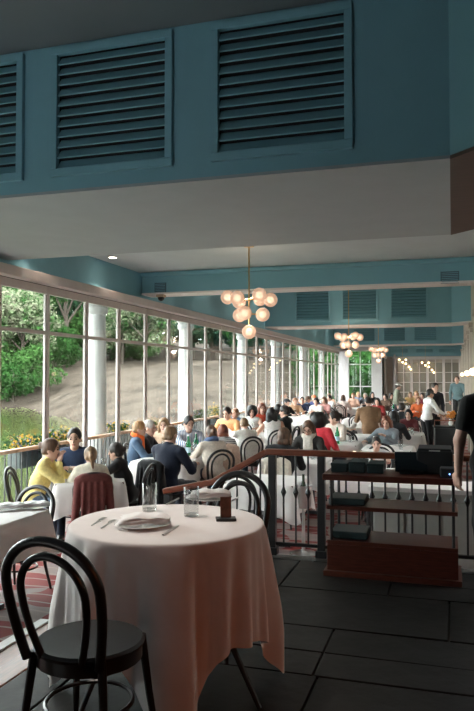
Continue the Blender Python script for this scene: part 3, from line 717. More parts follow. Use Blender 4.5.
obj('clear_straw', MB().tube([(.015, .01, .02), (-.01, .028, .2)], .003, 6).mesh('straw', GLASS, smooth=True), None, (gx, gy, TT)) if False else None
x, y_ = tpos(191.5, 515); put('drinking_glass', big_glass_me, 'clear tumbler in the middle of the round table', 'glass', x, y_, TT, 0, 'tumblers on the round table')
x, y_ = tpos(143, 525); put('plate', plate_me, 'white plate at the front of the round table', 'plate', x, y_, TT, 0); put('napkin', NAP, 'folded white napkin on the front plate of the round table', 'napkin', x + .005, y_, TT + .006, .45)
x, y_ = tpos(209, 499); put('plate', plate_me, 'white plate at the back of the round table', 'plate', x, y_, TT, 0); put('napkin', NAP, 'folded white napkin on the back plate of the round table', 'napkin', x, y_, TT + .006, .35)
for (u0, v0, u1, v1, lab) in ((86, 529, 113, 513, 'steel fork lying outermost left of the front plate'), (95, 532, 123, 515, 'steel fork lying next to the front plate')):
    x, y_ = tpos((u0 + u1) / 2, (v0 + v1) / 2); put('fork', FORK, lab, 'fork', x, y_, TT, rel_rot(u0, v0, u1, v1), 'forks on the round table')
for (u0, v0, u1, v1, lab) in ((160, 537, 183, 522, 'steel knife lying right of the front plate'), (166, 505, 181, 497, 'steel knife lying near the back plate'), (228, 503, 240, 496, 'steel knife lying right of the back plate')):
    x, y_ = tpos((u0 + u1) / 2, (v0 + v1) / 2); put('knife', KNIFE, lab, 'knife', x, y_, TT, rel_rot(u0, v0, u1, v1), 'knives on the round table')
x, y_ = tpos(226, 519)
cs = thing('card_stand', 'small dark card stand on the right of the round table', 'card stand', (x, y_, TT), math.radians(22))
obj('base', boxm('base', (0, 0, .006), (.10, .075, .012), BLACKPLASTIC, .002), cs)
obj('card', MB().box((0, .012, .062), (.055, .006, .1), rx=-.12).mesh('card', mat('brown_card', (.16, .07, .045), .3, var=.4, scale=25)), cs)
# chairs of the round table
chair(-1.335, 2.40, math.radians(4), 'black bentwood chair in the left foreground with its back to us', 0, 'terrace chairs')
chair(-1.26, 3.66, math.radians(194), 'black bentwood chair on the far right side of the round table', 0, 'terrace chairs')

# --- balustrade at the terrace edge
RY = 5.64
ban = thing('balustrade', 'dark metal balustrade with a wooden handrail at the terrace edge', 'railing', (0, RY, 0))
obj('handrail', MB().box((.55, 0, .845), (4.1, .075, .05)).mesh('handrail', RAILWOOD, bevel=.014), ban)
obj('stair_handrail', MB().bar((-1.49, 0, .845), (-1.98, 0, .565), .07, .05).bar((-1.97, 0, .57), (-2.42, 0, .47), .07, .05).mesh('stair_handrail', RAILWOOD, bevel=.012), ban)
obj('bottom_bar', MB().box((.57, 0, .09), (4.06, .03, .025)).mesh('bottom_bar', BLACKMETAL), ban)
post_me = MB().box((0, 0, .41), (.062, .062, .82)).box((0, 0, .03), (.09, .09, .06)).mesh('post', BLACKMETAL, bevel=.006)
for px in (-1.44, -1.027, .3, 1.5, 2.55): obj('post', post_me, ban, (px, 0, 0))
balu = MB().lathe([(.008, .08), (.008, .47), (.012, .485), (.024, .515), (.012, .545), (.008, .56), (.008, .83)], 8).mesh('baluster', BLACKMETAL)
for k in range(38):
    bx_ = -1.345 + k * .1035
    if min(abs(bx_ - q) for q in (-1.44, -1.027, .3, 1.5, 2.55)) > .05: obj('baluster', balu, ban, (bx_, 0, 0))
for sx, h0, z0 in ((-1.545, .80, -.15), (-1.75, .68, -.3), (-1.95, .56, -.45), (-2.15, .51, -.45)):
    obj('stair_baluster', MB().tube([(sx, 0, z0), (sx, 0, h0)], .008, 8).mesh('stair_baluster', BLACKMETAL), ban)
obj('newel', MB().box((-2.38, 0, .0), (.06, .06, .9)).mesh('newel', BLACKMETAL, bevel=.006), ban)

# --- waiter station with shelves
SX0, SX1, SY0, SY1 = -.90, .03, 5.16, 5.56
st = thing('service_station', 'dark mahogany service station with open shelves by the balustrade', 'shelf unit', (0, 0, 0))
cx, cy, w, dpt = (SX0 + SX1) / 2, (SY0 + SY1) / 2, SX1 - SX0, SY1 - SY0
obj('counter_top', MB().box((cx, cy - .01, .727), (w + .06, dpt + .03, .045)).mesh('counter_top', MAHOG, bevel=.006), st)
obj('shelf', MB().box((cx, cy, .50), (w, dpt, .03)).mesh('shelf', MAHOG, bevel=.004), st)
cab = obj('base_cabinet', MB().box((cx, cy, .135), (w, dpt, .19)).mesh('base_cabinet', MAHOG, bevel=.004), st)
obj('cabinet_top', MB().box((cx, cy, .245), (w, dpt, .03)).mesh('cabinet_top', MAHOG, bevel=.004), st)
obj('plinth', MB().box((cx, cy - .01, .02), (w + .05, dpt + .04, .04)).mesh('plinth', MAHOG, bevel=.005), st)
for xx in (SX0 + .03, SX1 - .03):
    for yy in (SY0 + .02, SY1 - .02): obj('upright', MB().tube([(xx, yy, .26), (xx, yy, .705)], .011, 8).mesh('upright', BLACKMETAL), st)
def on_front(u, v, z):   # a spot on a shelf of the station
    return at_height(u, v, z)[:2]
CT = .7495
def slab(name, label, cat, x, y, z, d, m, bev=.01):
    return tag(obj(name, MB().box((0, 0, d[2] / 2), d).mesh(name, m, bevel=bev), None, (x, y, z)), label, cat)
for (xx, hgt, lab) in ((-.825, .055, 'flat black leather menu box, leftmost on the service station'), (-.69, .07, 'black leather menu box in the middle of three on the service station'), (-.555, .06, 'black leather menu box beside the payment terminal')):
    o = slab('menu_box', lab, 'box', xx, 5.38, CT, (.122, .24, hgt), TEALBOX)
    obj('lid', MB().box((0, 0, hgt + .003), (.126, .244, .02)).mesh('lid', TEALBOX, bevel=.004), o); o['group'] = 'menu boxes'
tm = thing('payment_terminal', 'black payment terminal with tilted screen on the service station', 'terminal', (-.30, 5.36, CT), .15)
obj('base', MB().box((0, .03, .012), (.17, .16, .024)).mesh('base', BLACKPLASTIC, bevel=.006), tm)
obj('screen', MB().box((0, .0, .085), (.235, .02, .15), rx=-.35).mesh('screen', mat('dark_screen', (.015, .022, .027), .15), bevel=.004), tm)
obj('stand', MB().box((0, .05, .05), (.06, .02, .09), rx=-.2).mesh('stand', BLACKPLASTIC), tm)
pr = thing('receipt_printer', 'bulky black receipt printer at the back of the service station', 'printer', (-.13, 5.45, CT), 0)
obj('body', MB().prism([(-.13, -.09), (.13, -.09), (.13, .09), (-.13, .09)], 0, .17).mesh('body', BLACKPLASTIC, bevel=.012), pr)
obj('lid', MB().box((0, .0, .18), (.24, .16, .03), rx=.1).mesh('lid', BLACKPLASTIC, bevel=.008), pr)
obj('paper_slot', boxm('slot', (0, -.08, .172), (.08, .01, .008), mat('paper', (.6, .6, .58), .7)), pr)
cr = thing('card_reader', 'small black card reader with a blue light at the station end', 'card reader', (-.035, 5.24, CT), 0)
obj('body', MB().box((0, 0, .035), (.11, .13, .07)).mesh('body', BLACKPLASTIC, bevel=.012), cr)
obj('blue_light', MB().sphere((.012, -.067, .03), .006, 8, 6).mesh('blue_light', emit('blue_led', (.1, .3, 1), 3)), cr)
slab('menu_folder', 'dark green menu folder on the middle shelf of the service station', 'folder', -.76, 5.34, .515, (.27, .28, .05), TEALBOX)
slab('menu_folder', 'dark green menu folder on the lowest shelf of the service station', 'folder', -.75, 5.36, .26, (.27, .28, .055), TEALBOX)
# grey service cabinet standing below, beyond the balustrade
sc_ = thing('service_cabinet', 'pale grey panelled cabinet standing behind the balustrade', 'cabinet', (.05, 6.6, LF), 0)
GREYCAB = mat('grey_cabinet', (.36, .36, .33), .6, var=.05, scale=8)
obj('body', MB().box((0, 0, .45), (1.5, .5, .9)).mesh('body', GREYCAB, bevel=.006), sc_)
obj('top', MB().box((0, 0, .92), (1.56, .56, .04)).mesh('top', TRIM, bevel=.006), sc_)
for k in range(5): obj('panel', MB().box((-.6 + k * .3, -.255, .45), (.26, .02, .76)).mesh('panel', GREYCAB, bevel=.006), sc_)

# ================================================================== LAMPS
def frosted():
    m = bpy.data.materials.new('frosted_globe'); m.use_nodes = True
    n, l = m.node_tree.nodes, m.node_tree.links; n.clear()
    o = n.new('ShaderNodeOutputMaterial'); mx = n.new('ShaderNodeMixShader'); mx.inputs['Fac'].default_value = .42
    e = n.new('ShaderNodeEmission'); e.inputs['Color'].default_value = (1.0, .62, .42, 1); e.inputs['Strength'].default_value = GLOBE_EMIT
    t = n.new('ShaderNodeBsdfTransparent'); d = n.new('ShaderNodeBsdfDiffuse'); d.inputs['Color'].default_value = (.35, .26, .21, 1)
    ad = n.new('ShaderNodeAddShader'); l.new(e.outputs[0], ad.inputs[0]); l.new(d.outputs[0], ad.inputs[1])
    l.new(ad.outputs[0], mx.inputs[1]); l.new(t.outputs[0], mx.inputs[2]); l.new(mx.outputs[0], o.inputs['Surface'])
    return m
GLOBE = frosted()
CORE = emit('bulb', (1.0, .76, .50), 1.25)
globe_me = MB().sphere((0, 0, 0), .1, 24, 16).mesh('globe', GLOBE, smooth=True)
bulb_me = MB().sphere((0, 0, 0), .05, 14, 10).mesh('bulb', CORE, smooth=True)
def chandelier(x, y, ztop, label, zs=0.0, power=1.0):
    c = thing('globe_chandelier', label, 'chandelier', (x, y, 0), 0, 'globe chandeliers')
    zh1, zh2, zb = 2.575 + zs, 2.37 + zs, 2.11 + zs
    obj('rod', MB().tube([(0, 0, zb + .1), (0, 0, ztop)], .011, 8).mesh('rod', BRASS, smooth=True), c)
    obj('canopy', MB().lathe([(.07, ztop - .03), (.07, ztop), (.001, ztop)], 20).mesh('canopy', BRASS, smooth=True), c)
    for (zh, nn, R, a0) in ((zh1, 6, .305, .25), (zh2, 3, .2, .5)):
        h = obj('hub', MB().sphere((0, 0, zh), .028, 12, 8).mesh('hub', BRASS, smooth=True), c)
        for k in range(nn):
            a = a0 + 2 * PI * k / nn; e = (R * math.cos(a), R * math.sin(a), zh + (.03 if nn == 6 and k % 2 else -.01))
            arm = obj('arm', MB().tube([(0, 0, zh), (e[0] * .72, e[1] * .72, e[2])], .008, 6).mesh('arm', BRASS, smooth=True), c)
            obj('bulb', bulb_me, obj('globe', globe_me, c, e))
    obj('bulb', bulb_me, obj('globe', globe_me, c, (0, 0, zb)))
    for zz_, pw in ((zh1, 11), (zb + .1, 5)):
        ld = bpy.data.lights.new('chandelier_light', 'POINT'); ld.energy = pw * power; ld.color = (1, .8, .62); ld.shadow_soft_size = .06
        lo = bpy.data.objects.new('chandelier_light', ld); COL.objects.link(lo); lo.parent = c; lo.location = (0.0, 0, zz_ - .0)
chandelier(-2.75, 9.44, 3.35, 'nearest brass chandelier with ten frosted globes')
chandelier(-2.72, 19.2, 4.16, 'second brass chandelier with frosted globes further down the room', power=2.6)
chandelier(-2.85, 28.6, 4.16, 'farthest brass chandelier with frosted globes', power=2.6)
# recessed downlights with scallops on the blue wall
dl_me = MB().lathe([(.001, 0), (.06, 0), (.06, .006)], 20, cap=False).mesh('lens', emit('downlight_lens', (1, .9, .75), 12))
dr_me = MB().lathe([(.06, -.002), (.085, -.002), (.085, .008), (.06, .008)], 24, cap=False).mesh('trim_ring', COLUMN, smooth=True)
for i, (yy, zc) in enumerate(((7.85, 3.35), (9.78, 3.35), (12.4, 4.16), (14.6, 4.16), (16.8, 4.16), (19.0, 4.16), (22.2, 4.16), (25.0, 4.16), (28, 4.16), (31, 4.16))):
    t = thing('downlight', ('recessed downlight in the ceiling near the windows, %s from the terrace' % 'nearest second third fourth fifth sixth seventh eighth ninth tenth'.split()[i]), 'downlight', (-5.08, yy, zc - .004), 0, 'recessed downlights')
    obj('lens', dl_me, t); obj('trim_ring', dr_me, t)
    ld = bpy.data.lights.new('downlight_lamp', 'SPOT'); ld.energy = DOWNLIGHT_W; ld.spot_size = 1.5; ld.spot_blend = .6; ld.color = (1, .8, .66); ld.shadow_soft_size = .05
    lo = bpy.data.objects.new('downlight_lamp', ld); COL.objects.link(lo); lo.parent = t; lo.location = (0, 0, -.02)
# wall sconces right
sc_me = MB().sphere((0, 0, 0), .065, 16, 10).mesh('globe', emit('sconce_globe', (1, .72, .4), 3.5, (1, .9, .8)), smooth=True)
for i, (y_, lab) in enumerate(((26.0, 'small glowing wall globe farthest along the right wall'), (17.6, 'small glowing wall globe in the middle on the right wall'), (12.7, 'small glowing wall globe nearest on the right wall'))):
    x = .345
    t = thing('wall_sconce', lab, 'wall lamp', (x, y_, 1.56), 0, 'globe wall lamps')
    obj('globe', sc_me, t); obj('bracket', MB().tube([(0, 0, -.05), (.02, 0, -.09), (.15, 0, -.09)], .012, 8).mesh('bracket', BRASS, smooth=True), t)
# chandelier reflections at the far doors, modelled as glowing brass branches
tb_me = MB().sphere((0, 0, 0), .045, 10, 8).mesh('bulb', emit('reflected_bulb', (1, .7, .35), 5))
for i, (x, y_, z, lab) in enumerate(((-2.15, 33.9, 2.15, 'chandelier reflection left of the far doors, built as a brass branch with bulbs'), (-1.1, 33.9, 2.0, 'chandelier reflection before the middle far doors, built as a brass branch with bulbs'))):
    t = thing('reflected_lamp', lab, 'chandelier', (x, y_, z), 0, 'chandelier reflections built as brass branches')
    pts = [(-.25, 0, .15), (-.1, 0, .02), (.05, 0, -.05), (.2, 0, -.2), (.28, 0, -.32), (.05, 0, .14)]
    obj('branch', MB().tube(pts[:5], .012, 6).tube([pts[2], pts[5]], .01, 6).mesh('branch', BRASS), t); obj('cord', MB().tube([(-.1, 0, .02), (-.1, 0, 4.16 - z)], .006, 6).mesh('cord', BRASS), t)
    for p in pts: obj('bulb', tb_me, t, p)
# security camera under the window fascia
sc2 = thing('security_camera', 'small black dome camera hanging below the plain beam by the windows', 'camera', (-4.98, 11.45, 2.95), 0)
obj('mount', boxm('mount', (0, 0, -.025), (.14, .14, .05), mat('beige_mount', (.45, .33, .22), .6), .01), sc2)
obj('dome', MB().sphere((0, 0, -.06), .06, 16, 10).mesh('dome', BLACKPLASTIC, smooth=True), sc2)

# ================================================================== PEOPLE
# signed-distance bodies: tapered limbs blended into one continuous surface, meshed by surface nets
def surface_net(F, org, h):
    ins = F < 0
    A = np.zeros(tuple(n - 1 for n in F.shape), np.int8)
    offs = [(i, j, k) for i in (0, 1) for j in (0, 1) for k in (0, 1)]
    nx, ny, nz = A.shape
    for (i, j, k) in offs: A += ins[i:i + nx, j:j + ny, k:k + nz]
    act = np.argwhere((A > 0) & (A < 8))
    if len(act) == 0: return np.zeros((0, 3)), np.zeros((0, 4), int)
    cv = {o: F[act[:, 0] + o[0], act[:, 1] + o[1], act[:, 2] + o[2]] for o in offs}
    S = np.zeros((len(act), 3)); N = np.zeros(len(act))
    for a in offs:
        for ax in range(3):
            if a[ax] == 0:
                b = list(a); b[ax] = 1; b = tuple(b); va, vb = cv[a], cv[b]; m = (va < 0) != (vb < 0)
                t = np.where(m, va / np.where(m, va - vb, 1), 0)
                p = np.tile(np.array(a, float), (len(act), 1)); p[:, ax] += t; S[m] += p[m]; N[m] += 1
    V = org + h * (act + S / N[:, None])
    idx = -np.ones(A.shape, np.int64); idx[tuple(act.T)] = np.arange(len(act))
    quads = []
    for ax in range(3):
        u, w = (ax + 1) % 3, (ax + 2) % 3
        sl0 = [slice(None)] * 3; sl1 = [slice(None)] * 3; sl0[ax] = slice(0, -1); sl1[ax] = slice(1, None)
        c = ins[tuple(sl0)] != ins[tuple(sl1)]
        E_ = np.argwhere(c); E_ = E_[(E_[:, u] > 0) & (E_[:, w] > 0) & (E_[:, u] < F.shape[u] - 1) & (E_[:, w] < F.shape[w] - 1)]
        if len(E_) == 0: continue
        flip = ins[tuple(E_.T)]
        def cell(du, dw): q = E_.copy(); q[:, u] += du; q[:, w] += dw; return idx[tuple(q.T)]
        q = np.stack([cell(-1, -1), cell(0, -1), cell(0, 0), cell(-1, 0)], 1)
        q[~flip] = q[~flip][:, ::-1]; quads.append(q)
    Q = np.concatenate(quads); return V, Q[(Q >= 0).all(1)]
class SDF:
    def __init__(s, lo, hi, h):
        s.h = h; s.o = np.array(lo) - 2 * h; n = np.ceil((np.array(hi) - s.o) / h).astype(int) + 3
        s.F = np.full(tuple(n), .08, np.float32)
        s.ax = [s.o[i] + h * np.arange(n[i]) for i in range(3)]
    def sub(s, lo, hi):
        sl = []
        for i in range(3):
            a = max(0, int((lo[i] - s.o[i]) / s.h)); b = min(s.F.shape[i], int((hi[i] - s.o[i]) / s.h) + 2)
            if b <= a: return None, None
            sl.append(slice(a, b))
        X, Y, Z = np.meshgrid(s.ax[0][sl[0]], s.ax[1][sl[1]], s.ax[2][sl[2]], indexing='ij')
        return tuple(sl), np.stack([X, Y, Z], -1)
    def blend(s, sl, d, k):
        f = s.F[sl]
        if k > 0:
            hh = np.clip(.5 + .5 * (f - d) / k, 0, 1); s.F[sl] = f * (1 - hh) + d * hh - k * hh * (1 - hh)
        else: s.F[sl] = np.minimum(f, d)
    def cone(s, a, b, r1, r2, k=.02, lat=None, ks=1.0):
        a = np.array(a, float); b = np.array(b, float); R = max(r1, r2) * max(1, ks) + .05
        sl, P = s.sub(np.minimum(a, b) - R, np.maximum(a, b) + R)
        if sl is None: return s
        ba = b - a; q = P - a; t = np.clip((q @ ba) / max(1e-9, ba @ ba), 0, 1); q = q - t[..., None] * ba
        dd = (q * q).sum(-1)
        if lat is not None: l = q @ np.array(lat); dd = dd - l * l + (l / ks) ** 2
        s.blend(sl, np.sqrt(np.maximum(dd, 0)) - (r1 + (r2 - r1) * t), k); return s
    def ell(s, c, r, R3=None, k=.012, cut=None):
        c = np.array(c, float); r = np.array(r, float); m = r.max() + .05
        sl, P = s.sub(c - m, c + m)
        if sl is None: return s
        q = P - c
        if R3 is not None: q = q @ R3
        d = (np.sqrt(((q / r) ** 2).sum(-1)) - 1) * r.min()
        if cut is not None: d = np.maximum(d, cut(q))
        s.blend(sl, d, k); return s
    def carve(s, c, r, R3=None):
        c = np.array(c, float); r = np.array(r, float); m = r.max() + .03
        sl, P = s.sub(c - m, c + m)
        if sl is None: return s
        q = P - c
        if R3 is not None: q = q @ R3
        s.F[sl] = np.maximum(s.F[sl], -(np.sqrt(((q / r) ** 2).sum(-1)) - 1) * r.min()); return s
    def net(s): return surface_net(s.F.astype(np.float64), s.o, s.h)
def mesh_np(name, V, Q, m):
    me = bpy.data.meshes.new(name); me.vertices.add(len(V)); me.vertices.foreach_set('co', np.asarray(V, np.float32).ravel())
    Q = np.asarray(Q); me.loops.add(Q.size); me.loops.foreach_set('vertex_index', Q.ravel().astype(np.int32))
    me.polygons.add(len(Q)); me.polygons.foreach_set('loop_start', np.arange(0, Q.size, 4, dtype=np.int32)); me.polygons.foreach_set('loop_total', np.full(len(Q), 4, np.int32))
    me.polygons.foreach_set('use_smooth', np.ones(len(Q), bool)); me.update(calc_edges=True); me.validate()
    me.materials.append(m); return me
def hand_kit(h):
    S = SDF((-.08, -.03, -.08), (.08, .21, .05), h)
    S.cone((0, -.02, 0), (0, .02, 0), .024, .024, .01); S.cone((-.022, .035, 0), (-.026, .085, 0), .014, .013, .012); S.cone((.0, .03, 0), (0, .09, 0), .015, .013, .012); S.cone((.022, .035, 0), (.026, .082, -.002), .014, .012, .012)
    for (x, L, sp) in ((-.03, .062, -.10), (-.0105, .074, -.03), (.0095, .069, .03), (.0285, .054, .10)):
        p = np.array((x, .088, 0.0)); a = .25; r = .0088
        for q, f in enumerate((.45, .32, .27)):
            nx = p + L * 1.15 * f * np.array((math.sin(sp) * math.cos(a), math.cos(sp) * math.cos(a), -math.sin(a))); S.cone(p, nx, r, r * .92, .003); p = nx; a += .38; r *= .93
    S.cone((-.025, .02, -.004), (-.055, .055, -.012), .013, .0105, .008); S.cone((-.055, .055, -.012), (-.062, .088, -.02), .0102, .0088, .003)
    return S.net()
HANDS = {}
def hand(h):
    if h not in HANDS: HANDS[h] = hand_kit(h)
    return HANDS[h]
def rot_to(fwd, up):
    f = np.array(fwd, float); f /= np.linalg.norm(f); u = np.array(up, float); u = u - f * (u @ f); u /= np.linalg.norm(u); r = np.cross(f, u)
    return np.stack([r, f, u], 1)       # columns: local x, y, z
def ik(S, T, l1, l2, pole):
    S = np.array(S); T = np.array(T); d = T - S; L = np.linalg.norm(d); L2 = min(L, (l1 + l2) * .985); T = S + d / L * L2; d = T - S
    a = (l1 * l1 - l2 * l2 + L2 * L2) / (2 * L2); hh = math.sqrt(max(0, l1 * l1 - a * a)); dn = d / L2
    p = np.array(pole, float); p = p - dn * (p @ dn); p /= np.linalg.norm(p)
    return S + dn * a + p * hh, T
HAIRC = dict(brown=(.10, .05, .028), dark=(.022, .014, .011), black=(.009, .008, .008), auburn=(.17, .05, .025), ginger=(.21, .085, .032), blond=(.42, .27, .13), grey=(.42, .40, .38), dkblond=(.22, .13, .065), fair=(.34, .19, .085))
def hair_mat(c): return mat('hair_' + c, HAIRC[c], .5, var=.55, scale=26, stretch=(1, 1, .25), bump=.4)
PPL = {}
def person(who, label, u, v, head, z=1.25, d=None, lean=.12, side=0.0, hyaw=0.0, hpitch=0.1, top=(.5, .5, .5), topm=None, topname='sweater', sleeve='long', legs=(.03, .035, .05), legname='trousers',
           hair='short', hc='brown', skin=0, arms=('table', 'table'), sit=True, seat=True, chair_label=None, xy=None, floor=LF, wide=1.0, scarf=None, cap=None, specs=False, fade=None, gp=None, knee=.40):
    # where: the top of the head seen at (u, v) lies z above the floor
    zt = floor + z
    if d is None: d = FPX * (EYE - zt) / (v - HOR)
    hx, hy = xy if xy else from_view(u, d)
    near = d < 12.6; mid = d < 17.5
    vox = .0125 if near else (.016 if mid else .021)
    hz = .545 if sit else None
    if sit: s = (z - .545) / (.5 * math.cos(lean) + .245)
    else: s = z / (.93 + .5 * math.cos(lean) + .245); hz = .93 * s
    up = np.array((math.sin(side), math.sin(lean), math.cos(lean))); up /= np.linalg.norm(up)
    R_ = np.array((1.0, 0, 0)); fw = np.cross(up, R_); fw /= np.linalg.norm(fw); R_ = np.cross(fw, up)
    hip = np.array((0, 0, hz)); nb = hip + s * .49 * up
    hc0 = hip + s * .5 * up + s * np.array((0, .035, .12))
    # head frame
    ch, sh = math.cos(hyaw), math.sin(hyaw); cp, sp = math.cos(hpitch), math.sin(hpitch)
    Rz = np.array(((ch, sh, 0), (-sh, ch, 0), (0, 0, 1))); Rx = np.array(((1, 0, 0), (0, cp, sp), (0, -sp, cp)))
    HR = Rz @ Rx
    H = lambda p: hc0 + s * (HR @ np.array(p, float))
    sho = [hip + s * (.435 * up + sx * .175 * wide * R_) for sx in (-1, 1)]
    TGT = {'table': lambda sx: (sx * .13, .40, .80 if sit else 1.0), 'lap': lambda sx: (sx * .12, .27, .66), 'chin': lambda sx: H((sx * .03, .115, -.135)), 'down': lambda sx: hip + np.array((sx * .27, .03, -.12 * s)),
           'reach': lambda sx: (sx * .10, .62, .86 if sit else 1.05), 'hold': lambda sx: (sx * .09, .36, .92 if sit else 1.12), 'rest': lambda sx: (sx * .30, .38, .79 if sit else .95), 'hip': lambda sx: hip + np.array((sx * .2, .02, .06)), 'clasp': lambda sx: (sx * .035, .37, .84)}
    elb, wri = [], []
    for i, sx in enumerate((-1, 1)):
        a = arms[i]; T = np.array(TGT[a](sx) if isinstance(a, str) else a, float)
        e, w = ik(sho[i], T, .275 * s, .245 * s, (sx * .7, -.4, -.8)); elb.append(e); wri.append(w)
    if sit: knees = [np.array((sx * .105, knee * s, .515)) for sx in (-1, 1)]; ank = [np.array((sx * .11, (knee - .03) * s, .09)) for sx in (-1, 1)]
    else: knees = [np.array((sx * .095, .04, .5 * s)) for sx in (-1, 1)]; ank = [np.array((sx * .095, -.01 + .06 * (sx > 0), .085)) for sx in (-1, 1)]
    hipj = [hip + np.array((sx * .085 * s, 0, -.0)) for sx in (-1, 1)]
    pts = np.array([H((0, 0, .16)), H((0, 0, -.16)), *sho, *elb, *wri, *knees, *ank, hip])
    lo, hi = pts.min(0) - .2, pts.max(0) + .2; lo[2] = max(lo[2], -.02)
    def torso(S, g):
        S.cone(hipj[0], hipj[1], .098 * s + g, .098 * s + g, .03)
        S.cone(hip + .04 * up, hip + s * .24 * up, .092 * s + g, .096 * s + g, .04, R_, 1.38 * wide)
        S.cone(hip + s * .24 * up, hip + s * .40 * up, .098 * s + g, .088 * s + g, .04, R_, 1.55 * wide)
        S.cone(sho[0] * .82 + sho[1] * .18 + s * .012 * up, sho[1] * .82 + sho[0] * .18 + s * .012 * up, .058 * s + g, .058 * s + g, .04)
        S.cone(hip + s * .43 * up - s * .005 * fw, nb + s * .01 * up, .07 * s + g, .05 * s + g, .03)
    def arm(S, i, g, frac=1.0, k=.025):
        e2 = elb[i]; S.cone(sho[i], e2 if frac > .5 else sho[i] + (e2 - sho[i]) * frac * 2, .052 * s + g, (.041 * s if frac > .5 else .046 * s) + g, k)
        if frac > .5: S.cone(e2, e2 + (wri[i] - e2) * (frac - .5) * 2, .040 * s + g, .028 * s + g, .02)
    def leg(S, i, g, foot=True):
        S.cone(hipj[i], knees[i], .082 * s + g, .06 * s + g, .03); S.cone(knees[i], ank[i], .056 * s + g, .038 * s + g, .02)
    S = SDF(lo, hi, vox)
    torso(S, 0)
    for i in (0, 1): arm(S, i, 0); leg(S, i, 0)
    S.cone(nb - s * .02 * up, H((0, -.012, -.045)), .050 * s, .047 * s, .025)
    S.ell(H((0, -.012, .03)), s * np.array((.074, .094, .092)), HR, .02); S.cone(H((0, .02, -.02)), H((0, .05, -.078)), .062 * s, .036 * s, .03, HR[:, 0], 1.05)
    S.cone(H((0, .088, .0)), H((0, .105, -.03)), .010 * s, .014 * s, .012)
    for sx in (-1, 1): S.ell(H((sx * .076, -.012, -.012)), s * np.array((.011, .02, .032)), HR, .008); S.carve(H((sx * .032, .094, .012)), s * np.array((.017, .014, .012)), HR)
    V, Q = S.net()
    hv = .0045 if near else (.0075 if mid else .009)
    if True:
        HVt, HQ = hand(hv)
        for i, sx in enumerate((-1, 1)):
            f = wri[i] - elb[i]; flat = f / np.linalg.norm(f)
            R3 = rot_to(flat + np.array((0, .25, -.1 if arms[i] in ('table', 'rest', 'reach') else 0)), (0, 0, 1) if abs(flat[2]) < .85 else (sx, -.6, 0))
            hvv = HVt.copy() * s
            if sx > 0: pass
            else: hvv[:, 0] *= -1
            HQ2 = HQ if sx > 0 else HQ[:, ::-1]
            o = len(V); V = np.vstack([V, wri[i] + hvv @ R3.T]); Q = np.vstack([Q, HQ2 + o])
    # place: local +Y is where the person faces
    c, s_ = math.cos(-head), math.sin(-head)
    ox, oy = hc0[0] * c - hc0[1] * s_, hc0[0] * s_ + hc0[1] * c
    px, py = hx - ox, hy - oy
    root = tag(obj('person', mesh_np('body', V, Q, SKINS[skin]), None, (px, py, floor), -head), label, 'person', gp or ('guests at the tables' if sit else None))
    PPL[who] = (px, py, head)
    # clothes
    tm_ = topm or cloth(top)
    T = SDF(lo, hi, vox); torso(T, .013)
    fr = {'long': .96, 'short': .30, 'elbow': .52, 'none': 0}[sleeve]
    for i in (0, 1):
        if fr: arm(T, i, .012, fr)
    T.carve(nb + s * (.05 * up + .045 * fw), s * np.array((.055, .06, .055)))
    obj(topname, mesh_np(topname, *T.net(), tm_), root)
    L_ = SDF(lo, hi, vox); L_.cone(hipj[0], hipj[1], .108 * s, .108 * s, .03)
    for i in (0, 1): leg(L_, i, .010)
    obj(legname, mesh_np(legname, *L_.net(), cloth(legs)), root)
    if near or not sit:
        for i, sx in enumerate((-1, 1)):
            F_ = SDF(ank[i] - .2, ank[i] + .25, .014); F_.cone(ank[i] + np.array((0, -.03, -.035)), ank[i] + np.array((0, .14, -.05)), .042, .034, .02); F_.cone(ank[i] + np.array((0, -.02, -.03)), ank[i], .045, .042, .02)
            obj('shoe', mesh_np('shoe', *F_.net(), SHOE), root)
    # hair
    if hair != 'none':
        G = SDF(hc0 - .5 * s, hc0 + .25 * s, vox * .8)
        thick = {'bald': .003, 'short': .007, 'afro': .055}.get(hair, .014)
        rr = s * (np.array((.076, .096, .094)) + thick)
        G.ell(H((0, -.014, .034)), rr, HR, .0)
        if hair in ('short', 'bald'): G.cone(H((-.05, -.07, -.03)), H((.05, -.07, -.03)), .03 * s, .03 * s, .02)
        if hair == 'long':
            for a in (-.065, -.03, .03, .065): G.cone(H((a, -.05, .0)), H((a * 1.25, -.055, -.23)) , .045 * s, .035 * s, .02)
            for sx in (-1, 1): G.cone(H((sx * .075, .0, .02)), H((sx * .085, .01, -.17)), .028 * s, .026 * s, .02)
        if hair == 'bob':
            for sx in (-1, 1): G.cone(H((sx * .075, -.01, .02)), H((sx * .08, .0, -.08)), .03 * s, .03 * s, .02)
            G.cone(H((-.05, -.065, -.06)), H((.05, -.065, -.06)), .042 * s, .042 * s, .02)
        if hair in ('bun', 'pony'): G.cone(H((-.045, -.07, -.03)), H((.045, -.07, -.03)), .035 * s, .035 * s, .02)
        if hair == 'bun': G.ell(H((0, -.125, .04)), s * np.array((.042, .04, .042)), HR, .015)
        if hair == 'pony': G.cone(H((0, -.11, .05)), H((0, -.15, -.02)), .026 * s, .036 * s, .015); G.cone(H((0, -.15, -.02)), H((.02, -.13, -.17)), .036 * s, .014 * s, .01)
        if hair == 'afro':
            r3 = random.Random(hash(who) % 99)
            for q in range(10): G.ell(H((r3.uniform(-.1, .1), r3.uniform(-.12, .02), r3.uniform(-.03, .13))), s * np.full(3, .045), None, .012)
        fy = .112 if hair in ('short', 'bald') else .11
        G.carve(H((0, fy, -.022)), s * np.array((.074, .086, (.126 if hair == 'short' else .112) if hair != 'bald' else .135)), HR)
        if hair == 'bald': G.carve(H((0, .01, .15)), s * np.array((.07, .09, .06)), HR)
